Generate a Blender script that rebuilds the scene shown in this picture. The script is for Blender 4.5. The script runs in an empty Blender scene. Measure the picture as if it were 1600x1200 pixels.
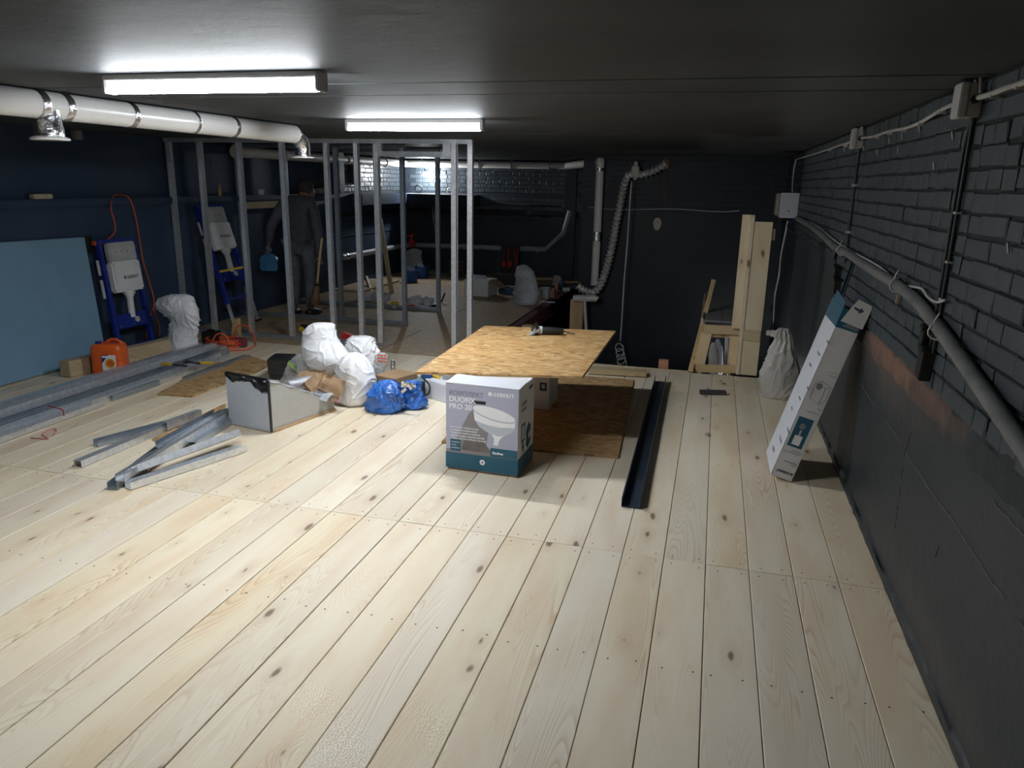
import bpy, bmesh, math, random
from mathutils import Vector as V, Matrix, noise, Quaternion
random.seed(7)
C = bpy.context.scene.collection
S = bpy.context.scene
PI = math.pi
# ---------------------------------------------------------------- camera, exposure, world
FPX, PITCH, ROLL, YAW, CAMH = 1162.73, 0.26532, 0.019686, -0.257093, 1.7
cy, sy, cp, sp = math.cos(YAW), math.sin(YAW), math.cos(PITCH), math.sin(PITCH)
FW = V((sy*cp, cy*cp, -sp)); R0 = V((cy, -sy, 0)); U0 = R0.cross(FW)
RT = R0*math.cos(ROLL) + U0*math.sin(ROLL); UP = -R0*math.sin(ROLL) + U0*math.cos(ROLL)
cd = bpy.data.cameras.new('camera'); cam = bpy.data.objects.new('camera', cd); C.objects.link(cam)
cd.sensor_width = 36; cd.lens = FPX/1600*36; cd.clip_start = .02
mw = Matrix((RT, UP, -FW)).transposed().to_4x4(); mw.translation = V((0, 0, CAMH)); cam.matrix_world = mw
S.camera = cam
S.view_settings.view_transform = 'Standard'; S.view_settings.look = 'None'
S.view_settings.gamma = 1; S.view_settings.use_curve_mapping = False
S.view_settings.exposure = 2.8
TUBE_E = 33.0; BULB_E = 120.0; LOWER_E = 16.0
w = bpy.data.worlds.new('world'); S.world = w; w.use_nodes = True
w.node_tree.nodes['Background'].inputs[0].default_value = (.32, .42, .62, 1)
w.node_tree.nodes['Background'].inputs[1].default_value = 0.02
S.cycles.max_bounces = 8; S.cycles.diffuse_bounces = 5

def at(px, py, X=None, Y=None, Z=None):
    """where the sight line through a pixel of the photo meets a real plane of the room"""
    d = FW*FPX + RT*(px-800) - UP*(py-600)
    if X is not None: t = X/d.x
    elif Y is not None: t = Y/d.y
    else: t = ((Z or 0)-CAMH)/d.z
    return V((d.x*t, d.y*t, d.z*t+CAMH))
def depth(p): return (V(p)-V((0, 0, CAMH))).dot(FW)

# ---------------------------------------------------------------- materials
def nodes(name):
    m = bpy.data.materials.new(name); m.use_nodes = True
    nt = m.node_tree; b = nt.nodes['Principled BSDF']
    return m, nt, b
def N(nt, t, **k):
    n = nt.nodes.new(t)
    for a, v in k.items(): setattr(n, a, v)
    return n
def setin(n, **k):
    for a, v in k.items(): n.inputs[a.replace('_', ' ')].default_value = v
def ramp(nt, stops, interp='LINEAR'):
    r = N(nt, 'ShaderNodeValToRGB'); cr = r.color_ramp; cr.interpolation = interp
    while len(cr.elements) < len(stops): cr.elements.new(.5)
    for e, (p, c) in zip(cr.elements, stops): e.position = p; e.color = (*c, 1) if len(c) == 3 else c
    return r
def plain(name, col, rough=.6, metal=0, var=.15, scale=12, bump=0, bscale=60, spec=.5, trans=0, alpha=1, col2=None, coat=0):
    m, nt, b = nodes(name); L = nt.links.new
    tc = N(nt, 'ShaderNodeTexCoord'); n = N(nt, 'ShaderNodeTexNoise'); setin(n, Scale=scale, Detail=5.0)
    L(tc.outputs['Object'], n.inputs['Vector'])
    c2 = col2 or tuple(c*(1-var) for c in col); c1 = col if col2 else tuple(min(1, c*(1+var*.5)) for c in col)
    r = ramp(nt, [(.35, c2), (.65, c1)]); L(n.outputs['Fac'], r.inputs['Fac']); L(r.outputs['Color'], b.inputs['Base Color'])
    setin(b, Roughness=rough, Metallic=metal, Specular_IOR_Level=spec, Transmission_Weight=trans, Alpha=alpha, Coat_Weight=coat)
    if bump:
        n2 = N(nt, 'ShaderNodeTexNoise'); setin(n2, Scale=bscale, Detail=6.0); L(tc.outputs['Object'], n2.inputs['Vector'])
        bp = N(nt, 'ShaderNodeBump'); setin(bp, Strength=bump, Distance=.01); L(n2.outputs['Fac'], bp.inputs['Height']); L(bp.outputs['Normal'], b.inputs['Normal'])
    return m
def emit(name, col, s):
    m, nt, b = nodes(name); setin(b, Base_Color=(1, 1, 1, 1), Emission_Color=(*col, 1), Emission_Strength=s); return m
def wood(name, pale, mid, dark, knot, knots=1.0, grain=1.0, rough=.55, spread=.10, axis='Y'):
    """pine board: stretched grain contours, cathedral figure, knots; every object gets its own piece of the pattern"""
    m, nt, b = nodes(name); L = nt.links.new
    tc = N(nt, 'ShaderNodeTexCoord'); oi = N(nt, 'ShaderNodeObjectInfo')
    mul = N(nt, 'ShaderNodeMath', operation='MULTIPLY'); mul.inputs[1].default_value = 83.0; L(oi.outputs['Random'], mul.inputs[0])
    comb = N(nt, 'ShaderNodeCombineXYZ'); L(mul.outputs[0], comb.inputs['X']); L(mul.outputs[0], comb.inputs['Y'])
    mp = N(nt, 'ShaderNodeMapping'); L(tc.outputs['Object'], mp.inputs['Vector'])
    if axis == 'X': mp.inputs['Rotation'].default_value = (0, 0, PI/2)
    if axis == 'Z': mp.inputs['Rotation'].default_value = (PI/2, 0, 0)
    sx_ = N(nt, 'ShaderNodeSeparateXYZ'); L(mp.outputs[0], sx_.inputs[0]); xz = N(nt, 'ShaderNodeMath', operation='ADD'); L(sx_.outputs['X'], xz.inputs[0]); L(sx_.outputs['Z'], xz.inputs[1])
    cx_ = N(nt, 'ShaderNodeCombineXYZ'); L(xz.outputs[0], cx_.inputs['X']); L(sx_.outputs['Y'], cx_.inputs['Y'])
    add = N(nt, 'ShaderNodeVectorMath', operation='ADD'); L(cx_.outputs[0], add.inputs[0]); L(comb.outputs[0], add.inputs[1])
    # knots
    sc = N(nt, 'ShaderNodeVectorMath', operation='MULTIPLY'); sc.inputs[1].default_value = (5.4, 2.1, 0.0); L(add.outputs[0], sc.inputs[0])
    wob = N(nt, 'ShaderNodeTexNoise'); setin(wob, Scale=2.5, Detail=2.0); L(sc.outputs[0], wob.inputs['Vector'])
    wm = N(nt, 'ShaderNodeVectorMath', operation='MULTIPLY_ADD'); wm.inputs[1].default_value = (.14, .14, 0); L(wob.outputs['Color'], wm.inputs[0]); L(sc.outputs[0], wm.inputs[2])
    vo = N(nt, 'ShaderNodeTexVoronoi', voronoi_dimensions='2D'); setin(vo, Scale=1.0, Randomness=1.0); L(wm.outputs[0], vo.inputs['Vector'])
    sx = N(nt, 'ShaderNodeSeparateColor'); L(vo.outputs['Color'], sx.inputs[0])
    # knot radius differs from cell to cell
    rad = N(nt, 'ShaderNodeMapRange'); setin(rad, From_Min=.50, From_Max=1.0, To_Min=0.0, To_Max=.092*knots); L(sx.outputs[0], rad.inputs[0])
    dif = N(nt, 'ShaderNodeMath', operation='SUBTRACT'); L(rad.outputs[0], dif.inputs[0]); L(vo.outputs['Distance'], dif.inputs[1])
    kf = N(nt, 'ShaderNodeMapRange'); setin(kf, From_Min=-.012, From_Max=.035); L(dif.outputs[0], kf.inputs[0])
    halo = N(nt, 'ShaderNodeMapRange'); setin(halo, From_Min=-.20, From_Max=-.0, To_Max=1.0); L(dif.outputs[0], halo.inputs[0])
    kexist = N(nt, 'ShaderNodeMath', operation='GREATER_THAN'); kexist.inputs[1].default_value = .015; L(rad.outputs[0], kexist.inputs[0])
    kf2 = N(nt, 'ShaderNodeMath', operation='MULTIPLY'); L(kf.outputs[0], kf2.inputs[0]); L(kexist.outputs[0], kf2.inputs[1])
    hl2 = N(nt, 'ShaderNodeMath', operation='MULTIPLY'); L(halo.outputs[0], hl2.inputs[0]); L(kexist.outputs[0], hl2.inputs[1])
    # grain: contour lines of stretched noise
    s2 = N(nt, 'ShaderNodeVectorMath', operation='MULTIPLY'); s2.inputs[1].default_value = (5.0, .42, 0.0); L(add.outputs[0], s2.inputs[0])
    gn = N(nt, 'ShaderNodeTexNoise', noise_dimensions='2D'); setin(gn, Scale=1.0, Detail=1.5, Roughness=.35, Distortion=.25); L(s2.outputs[0], gn.inputs['Vector'])
    ga = N(nt, 'ShaderNodeMath', operation='MULTIPLY_ADD'); ga.inputs[1].default_value = .10; L(hl2.outputs[0], ga.inputs[0]); L(gn.outputs['Fac'], ga.inputs[2])
    gm = N(nt, 'ShaderNodeMath', operation='MULTIPLY'); gm.inputs[1].default_value = 46.0; L(ga.outputs[0], gm.inputs[0])
    fr = N(nt, 'ShaderNodeMath', operation='FRACT'); L(gm.outputs[0], fr.inputs[0])
    gr = ramp(nt, [(0, (0, 0, 0)), (.55, (.25,)*3), (.86, (1, 1, 1)), (1, (0, 0, 0))]); L(fr.outputs[0], gr.inputs['Fac'])
    big = N(nt, 'ShaderNodeTexNoise', noise_dimensions='2D'); setin(big, Scale=.8, Detail=2.0)
    s3 = N(nt, 'ShaderNodeVectorMath', operation='MULTIPLY'); s3.inputs[1].default_value = (4.0, .9, 0); L(add.outputs[0], s3.inputs[0]); L(s3.outputs[0], big.inputs['Vector'])
    bigr = N(nt, 'ShaderNodeMapRange'); setin(bigr, From_Min=.4, From_Max=.66, To_Min=.08, To_Max=1.0); L(big.outputs['Fac'], bigr.inputs[0])
    gs = N(nt, 'ShaderNodeMath', operation='MULTIPLY'); L(gr.outputs['Color'], gs.inputs[0]); L(bigr.outputs[0], gs.inputs[1])
    gs2 = N(nt, 'ShaderNodeMath', operation='MULTIPLY'); gs2.inputs[1].default_value = .62*grain; L(gs.outputs[0], gs2.inputs[0])
    # fine fibres
    fv = N(nt, 'ShaderNodeVectorMath', operation='MULTIPLY'); fv.inputs[1].default_value = (260, 5, 0); L(add.outputs[0], fv.inputs[0])
    fn = N(nt, 'ShaderNodeTexNoise', noise_dimensions='2D'); setin(fn, Scale=1.0, Detail=2.0); L(fv.outputs[0], fn.inputs['Vector'])
    base = N(nt, 'ShaderNodeMix', data_type='RGBA'); base.inputs['A'].default_value = (*pale, 1); base.inputs['B'].default_value = (*mid, 1)
    b2 = N(nt, 'ShaderNodeTexNoise', noise_dimensions='2D'); setin(b2, Scale=1.7, Detail=3.0); L(s3.outputs[0], b2.inputs['Vector'])
    br = N(nt, 'ShaderNodeMapRange'); setin(br, From_Min=.42, From_Max=.72); L(b2.outputs['Fac'], br.inputs[0]); L(br.outputs[0], base.inputs['Factor'])
    g = N(nt, 'ShaderNodeMix', data_type='RGBA'); g.inputs['B'].default_value = (*dark, 1); L(base.outputs['Result'], g.inputs['A']); L(gs2.outputs[0], g.inputs['Factor'])
    h = N(nt, 'ShaderNodeMix', data_type='RGBA'); h.inputs['B'].default_value = (dark[0]*.8, dark[1]*.72, dark[2]*.66, 1)
    hm = N(nt, 'ShaderNodeMath', operation='MULTIPLY'); hm.inputs[1].default_value = .22; L(hl2.outputs[0], hm.inputs[0]); L(g.outputs['Result'], h.inputs['A']); L(hm.outputs[0], h.inputs['Factor'])
    k = N(nt, 'ShaderNodeMix', data_type='RGBA'); k.inputs['B'].default_value = (*knot, 1); L(h.outputs['Result'], k.inputs['A'])
    km = N(nt, 'ShaderNodeMath', operation='MULTIPLY'); km.inputs[1].default_value = .85; L(kf2.outputs[0], km.inputs[0]); L(km.outputs[0], k.inputs['Factor'])
    # board-to-board tone
    hs = N(nt, 'ShaderNodeHueSaturation'); L(k.outputs['Result'], hs.inputs['Color'])
    vr = N(nt, 'ShaderNodeMapRange'); setin(vr, To_Min=1-spread, To_Max=1+spread); L(oi.outputs['Random'], vr.inputs[0]); L(vr.outputs[0], hs.inputs['Value'])
    m2 = N(nt, 'ShaderNodeMath', operation='MULTIPLY'); m2.inputs[1].default_value = 7.31; L(oi.outputs['Random'], m2.inputs[0]); f2 = N(nt, 'ShaderNodeMath', operation='FRACT'); L(m2.outputs[0], f2.inputs[0])
    vs = N(nt, 'ShaderNodeMapRange'); setin(vs, To_Min=.85, To_Max=1.15); L(f2.outputs[0], vs.inputs[0]); L(vs.outputs[0], hs.inputs['Saturation'])
    L(hs.outputs['Color'], b.inputs['Base Color'])
    setin(b, Roughness=rough, Specular_IOR_Level=.35)
    ba = N(nt, 'ShaderNodeMath', operation='ADD'); L(gs2.outputs[0], ba.inputs[0]); L(fn.outputs['Fac'], ba.inputs[1])
    bp = N(nt, 'ShaderNodeBump'); setin(bp, Strength=.18, Distance=.002); L(ba.outputs[0], bp.inputs['Height']); L(bp.outputs['Normal'], b.inputs['Normal'])
    return m
def osb(name, tint=1.0, dirt=0.0):
    m, nt, b = nodes(name); L = nt.links.new
    tc = N(nt, 'ShaderNodeTexCoord'); last = None
    for i, (rot, sc, off) in enumerate([(.45, (19, 40, 1), 0), (1.45, (22, 44, 1), 3.3), (-.75, (18, 42, 1), 7.7)]):
        mp = N(nt, 'ShaderNodeMapping'); mp.inputs['Rotation'].default_value = (0, 0, rot); mp.inputs['Scale'].default_value = sc; mp.inputs['Location'].default_value = (off, off, 0)
        L(tc.outputs['Object'], mp.inputs['Vector'])
        v = N(nt, 'ShaderNodeTexVoronoi', voronoi_dimensions='2D'); setin(v, Scale=1.0); L(mp.outputs[0], v.inputs['Vector'])
        s = N(nt, 'ShaderNodeSeparateColor'); L(v.outputs['Color'], s.inputs[0])
        r = ramp(nt, [(0, (.36*tint, .19*tint, .07*tint)), (.10, (.52*tint, .29*tint, .11*tint)), (.35, (.68*tint, .39*tint, .15*tint)), (.8, (.78*tint, .49*tint, .21*tint)), (1, (.88*tint, .64*tint, .34*tint))])
        L(s.outputs[0], r.inputs['Fac'])
        if last is None: last = r.outputs['Color']
        else:
            mx = N(nt, 'ShaderNodeMix', data_type='RGBA')
            g = N(nt, 'ShaderNodeMath', operation='GREATER_THAN'); g.inputs[1].default_value = .5; L(s.outputs[1], g.inputs[0])
            L(g.outputs[0], mx.inputs['Factor']); L(last, mx.inputs['A']); L(r.outputs['Color'], mx.inputs['B']); last = mx.outputs['Result']
    n = N(nt, 'ShaderNodeTexNoise'); setin(n, Scale=2.2, Detail=5.0); L(tc.outputs['Object'], n.inputs['Vector'])
    mr = N(nt, 'ShaderNodeMapRange'); setin(mr, From_Min=.3, From_Max=.7, To_Min=dirt*.7, To_Max=min(1, dirt*1.15)); L(n.outputs['Fac'], mr.inputs[0])
    mx = N(nt, 'ShaderNodeMix', data_type='RGBA'); mx.inputs['B'].default_value = (.34, .285, .215, 1); L(mr.outputs[0], mx.inputs['Factor']); L(last, mx.inputs['A'])
    L(mx.outputs['Result'], b.inputs['Base Color']); setin(b, Roughness=.6, Specular_IOR_Level=.3)
    bw = N(nt, 'ShaderNodeRGBToBW'); L(last, bw.inputs[0]); bp = N(nt, 'ShaderNodeBump'); setin(bp, Strength=.25, Distance=.003); L(bw.outputs[0], bp.inputs['Height']); L(bp.outputs['Normal'], b.inputs['Normal'])
    return m
def galv(name, col, rough=.32):
    m, nt, b = nodes(name); L = nt.links.new
    tc = N(nt, 'ShaderNodeTexCoord'); v = N(nt, 'ShaderNodeTexVoronoi'); setin(v, Scale=45.0); L(tc.outputs['Object'], v.inputs['Vector'])
    r = ramp(nt, [(0, tuple(c*.82 for c in col)), (1, col)]); s = N(nt, 'ShaderNodeSeparateColor'); L(v.outputs['Color'], s.inputs[0]); L(s.outputs[0], r.inputs['Fac'])
    L(r.outputs['Color'], b.inputs['Base Color']); setin(b, Metallic=.75, Roughness=rough); return m
def paint(name, a, bcol, chips=None, chip_amt=.75, rough=.5, bump=.35, bscale=18, spec=.5):
    """thick masonry paint, blotchy, with chips through to what is below it"""
    m, nt, b = nodes(name); L = nt.links.new
    tc = N(nt, 'ShaderNodeTexCoord'); n = N(nt, 'ShaderNodeTexNoise'); setin(n, Scale=1.6, Detail=7.0, Roughness=.6); L(tc.outputs['Object'], n.inputs['Vector'])
    r = ramp(nt, [(.3, a), (.7, bcol)]); L(n.outputs['Fac'], r.inputs['Fac']); out = r.outputs['Color']
    n2 = N(nt, 'ShaderNodeTexNoise'); setin(n2, Scale=bscale, Detail=8.0, Roughness=.65); L(tc.outputs['Object'], n2.inputs['Vector'])
    if chips:
        n3 = N(nt, 'ShaderNodeTexNoise'); setin(n3, Scale=5.0, Detail=10.0, Roughness=.75); L(tc.outputs['Object'], n3.inputs['Vector'])
        mr = N(nt, 'ShaderNodeMapRange'); setin(mr, From_Min=chip_amt, From_Max=chip_amt+.08, To_Max=.75); L(n3.outputs['Fac'], mr.inputs[0])
        mx = N(nt, 'ShaderNodeMix', data_type='RGBA'); mx.inputs['B'].default_value = (*chips, 1); L(mr.outputs[0], mx.inputs['Factor']); L(out, mx.inputs['A']); out = mx.outputs['Result']
    L(out, b.inputs['Base Color']); setin(b, Roughness=rough, Specular_IOR_Level=spec)
    bp = N(nt, 'ShaderNodeBump'); setin(bp, Strength=bump, Distance=.01); L(n2.outputs['Fac'], bp.inputs['Height']); L(bp.outputs['Normal'], b.inputs['Normal'])
    return m
def stain(m, y0, z0, ry, rz, col):
    """exposed render around a broken edge: a patch of another colour with its own outline"""
    nt = m.node_tree; L = nt.links.new; b = nt.nodes['Principled BSDF']; src = b.inputs['Base Color'].links[0].from_socket
    tc = N(nt, 'ShaderNodeTexCoord'); sp_ = N(nt, 'ShaderNodeSeparateXYZ'); L(tc.outputs['Object'], sp_.inputs[0])
    def band(o, c, r):
        a = N(nt, 'ShaderNodeMath', operation='SUBTRACT'); a.inputs[1].default_value = c; L(o, a.inputs[0]); q = N(nt, 'ShaderNodeMath', operation='ABSOLUTE'); L(a.outputs[0], q.inputs[0])
        mr = N(nt, 'ShaderNodeMapRange'); setin(mr, From_Min=0.0, From_Max=r, To_Min=1.0, To_Max=0.0); L(q.outputs[0], mr.inputs[0]); return mr.outputs[0]
    n = N(nt, 'ShaderNodeTexNoise'); setin(n, Scale=7.0, Detail=9.0, Roughness=.6); L(tc.outputs['Object'], n.inputs['Vector'])
    m1 = N(nt, 'ShaderNodeMath', operation='MULTIPLY'); L(band(sp_.outputs['Y'], y0, ry), m1.inputs[0]); L(band(sp_.outputs['Z'], z0, rz), m1.inputs[1])
    ad = N(nt, 'ShaderNodeMath', operation='MULTIPLY'); L(m1.outputs[0], ad.inputs[0]); L(n.outputs['Fac'], ad.inputs[1])
    mr = N(nt, 'ShaderNodeMapRange'); setin(mr, From_Min=.10, From_Max=.42, To_Max=.85); L(ad.outputs[0], mr.inputs[0])
    mx = N(nt, 'ShaderNodeMix', data_type='RGBA'); mx.inputs['B'].default_value = (*col, 1); L(mr.outputs[0], mx.inputs['Factor']); L(src, mx.inputs['A']); L(mx.outputs['Result'], b.inputs['Base Color'])
M = {}
M['plank'] = wood('pine_plank', (.78, .69, .53), (.74, .61, .44), (.54, .36, .20), (.17, .095, .055), spread=.05)
M['lumber'] = wood('pine_lumber', (.66, .50, .29), (.60, .42, .22), (.42, .25, .10), (.13, .07, .03), axis='Z')
M['lumber_x'] = wood('pine_lumber_lying', (.62, .48, .29), (.55, .40, .22), (.38, .24, .11), (.13, .07, .03), axis='X')
M['lumber_y'] = wood('pine_beam', (.58, .45, .28), (.50, .37, .21), (.36, .23, .11), (.13, .07, .03))
M['bareboard'] = wood('unpainted_board', (.72, .62, .44), (.66, .54, .36), (.48, .34, .18), (.12, .06, .03), axis='Z')
M['osb'] = osb('osb_board', .68); M['osb_dark'] = osb('osb_offcut', .62, .12); M['osb_floor'] = osb('dusty_osb', .72, .68)
M['edge'] = plain('board_edge', (.50, .33, .17), .8)
M['sub'] = plain('subfloor_shadow_gap', (.07, .045, .025), .9)
M['galv'] = galv('galvanised_steel', (.80, .83, .87), .30); M['galv_dark'] = galv('shaded_galvanised_steel', (.46, .52, .59), .34)  # second one: same steel, shade and dark reflections put into its colour
M['galv_lit'] = galv('lit_galvanised_steel', (.80, .82, .86), .38)  # lit copy of the same steel, its brightness put into the colour
M['wall_l'] = paint('wall_paint_blue_haze', (.037, .058, .098), (.050, .076, .128), (.25, .27, .3), .79, spec=.15)  # the bluish haze over this side is put into the paint colour
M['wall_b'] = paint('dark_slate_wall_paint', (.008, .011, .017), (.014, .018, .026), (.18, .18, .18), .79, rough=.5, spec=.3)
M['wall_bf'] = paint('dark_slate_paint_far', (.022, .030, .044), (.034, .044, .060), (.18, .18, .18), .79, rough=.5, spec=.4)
M['wall_r'] = paint('charcoal_wall_paint', (.016, .023, .029), (.026, .035, .042), (.26, .22, .19), .66, rough=.5, bump=.5)
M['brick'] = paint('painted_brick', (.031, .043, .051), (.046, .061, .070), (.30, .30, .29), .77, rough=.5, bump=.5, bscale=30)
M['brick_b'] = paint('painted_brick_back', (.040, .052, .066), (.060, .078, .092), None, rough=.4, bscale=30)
M['mortar'] = paint('painted_mortar', (.012, .015, .018), (.030, .037, .042), (.06, .045, .035), .60, rough=.8, bump=.8, bscale=40)
M['ledge'] = paint('broken_mortar_edge', (.025, .029, .032), (.042, .047, .050), (.12, .09, .075), .58, rough=.85, bump=.9, bscale=30); stain(M['ledge'], 3.75, .92, 1.5, .30, (.24, .13, .085)); stain(M['wall_r'], 3.9, .88, 1.5, .30, (.10, .082, .07)); stain(M['wall_r'], 2.6, .12, 2.2, .22, (.06, .060, .062))
M['ceil'] = paint('charcoal_ceiling_paint', (.050, .054, .057), (.072, .078, .081), None, rough=.62, bump=.3, bscale=9, spec=.10)
M['duct'] = plain('white_plastic_pipe', (.74, .73, .71), .28, var=.04, scale=3)
M['duct_far'] = plain('cream_plastic_pipe', (.62, .60, .56), .45, var=.08, scale=3)
M['chrome'] = plain('foil_tape', (.78, .78, .80), .16, 1, var=.2, scale=40, bump=.5, bscale=70)
M['white'] = plain('white_plastic', (.78, .78, .78), .45, var=.05)
M['grey'] = plain('grey_plastic', (.30, .30, .29), .5, var=.1)
M['lgrey'] = plain('light_grey_plastic', (.50, .50, .50), .5, var=.1)
M['beige'] = plain('beige_box_plastic', (.42, .39, .34), .5, var=.1)
M['dk'] = plain('black_plastic', (.012, .012, .014), .45, var=.3)
M['rubber'] = plain('dark_cable', (.02, .022, .026), .5, var=.3)
M['wire'] = plain('white_cable', (.52, .51, .49), .5, var=.15)
M['hose'] = plain('grey_insulation_sleeve', (.17, .17, .165), .8, var=.25, scale=9, bump=.5, bscale=25)
M['bag'] = plain('white_woven_sack', (.84, .84, .86), .42, var=.05, scale=5, bump=.5, bscale=16, spec=.4)
M['bag_grey'] = plain('dusty_grey_sack', (.42, .44, .47), .5, var=.2, scale=4, bump=.3, bscale=18)
M['bag_cream'] = plain('thin_cream_bag', (.50, .47, .43), .4, var=.15, scale=5, bump=.4, bscale=20)
M['bag_blue'] = plain('blue_bin_bag', (.035, .17, .60), .26, var=.4, scale=9, bump=.5, bscale=26, spec=.7)
M['film'] = plain('clear_film', (.60, .62, .64), .15, var=.1, alpha=.55, bump=.6, bscale=30, spec=.8)
M['blackfilm'] = plain('black_film', (.015, .015, .018), .3, var=.3, bump=.6, bscale=20)
M['orange'] = plain('orange_canister', (.80, .13, .02), .35, var=.08)
M['cord'] = plain('orange_cord', (.72, .12, .04), .45, var=.1)
M['blue'] = plain('blue_frame_enamel', (.012, .028, .24), .35, var=.1)
M['foam'] = plain('blue_foam_sheet', (.20, .35, .49), .75, var=.05, scale=3, bump=.05)
M['teal'] = plain('teal_print', (.012, .105, .165), .4, var=.05)
M['lilac'] = plain('lilac_print', (.42, .43, .55), .4, var=.06, scale=3)
M['lilac_dk'] = plain('grey_print', (.25, .23, .24), .4, var=.1, scale=5)
M['cartonw'] = plain('white_carton', (.66, .67, .72), .5, var=.03)
M['cartong'] = plain('grey_white_carton', (.68, .67, .66), .5, var=.04)
M['printink'] = plain('dark_ink', (.05, .06, .09), .5); M['greyink'] = plain('grey_ink', (.22, .23, .27), .5)
M['printwhite'] = plain('white_ink', (.85, .85, .87), .4, var=.02); M['pshadow'] = plain('print_shade', (.16, .14, .135), .5, var=.2)
M['cardboard'] = plain('brown_cardboard', (.36, .23, .13), .8, var=.12)
M['yellow'] = plain('yellow_plastic', (.70, .46, .04), .45); M['red'] = plain('red_plastic', (.55, .03, .025), .4)
M['maroon'] = plain('maroon_brick_block', (.20, .045, .07), .7); M['terracotta'] = plain('terracotta_block', (.50, .24, .15), .8)
M['redoxide'] = plain('red_oxide_primer', (.10, .022, .020), .5, var=.35, scale=6)
M['sheetw'] = plain('white_enamel_sheet', (.50, .54, .60), .35, var=.03); M['sheetg'] = plain('greige_sheet', (.44, .43, .40), .5, var=.04)
M['sponge'] = plain('cream_sponge', (.60, .54, .36), .8); M['bucket'] = plain('blue_bucket', (.02, .10, .34), .4)
M['shirt'] = plain('dark_grey_jacket', (.085, .09, .108), .85, var=.2, bump=.4, bscale=14); M['jeans'] = plain('grey_work_trousers', (.12, .13, .155), .85, var=.35, scale=7, bump=.4, bscale=14)
M['skin'] = plain('skin', (.30, .17, .12), .5); M['hair'] = plain('dark_cap_cloth', (.05, .042, .038), .8)
M['pan'] = plain('blue_dustpan', (.05, .20, .42), .4); M['straw'] = plain('straw', (.24, .15, .08), .9, bump=.9, bscale=90)
M['tube'] = emit('lit_tube', (.90, .95, 1.0), TUBE_E)
# the diffuser shines mostly downwards, its upper half sits in the opaque tray
_nt = M['tube'].node_tree; _g = N(_nt, 'ShaderNodeNewGeometry'); _s = N(_nt, 'ShaderNodeSeparateXYZ'); _m = N(_nt, 'ShaderNodeMapRange'); setin(_m, From_Min=.02, From_Max=-.9, To_Min=.05*TUBE_E, To_Max=1.55*TUBE_E)
_nt.links.new(_g.outputs['Normal'], _s.inputs[0]); _nt.links.new(_s.outputs['Z'], _m.inputs[0]); _nt.links.new(_m.outputs[0], _nt.nodes['Principled BSDF'].inputs['Emission Strength']); M['bulb'] = emit('lit_bulb', (.93, .97, 1.0), BULB_E); M['lamp2'] = emit('lit_lower_lamp', (.95, .96, 1.0), LOWER_E)
M['greypipe'] = plain('grey_sewer_pipe', (.34, .35, .37), .4, var=.1); M['greyboard'] = plain('grey_painted_board', (.17, .17, .16), .6, var=.1)
M['flex'] = plain('flexible_foil_duct', (.78, .76, .73), .38, .7, var=.15, scale=30)

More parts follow.
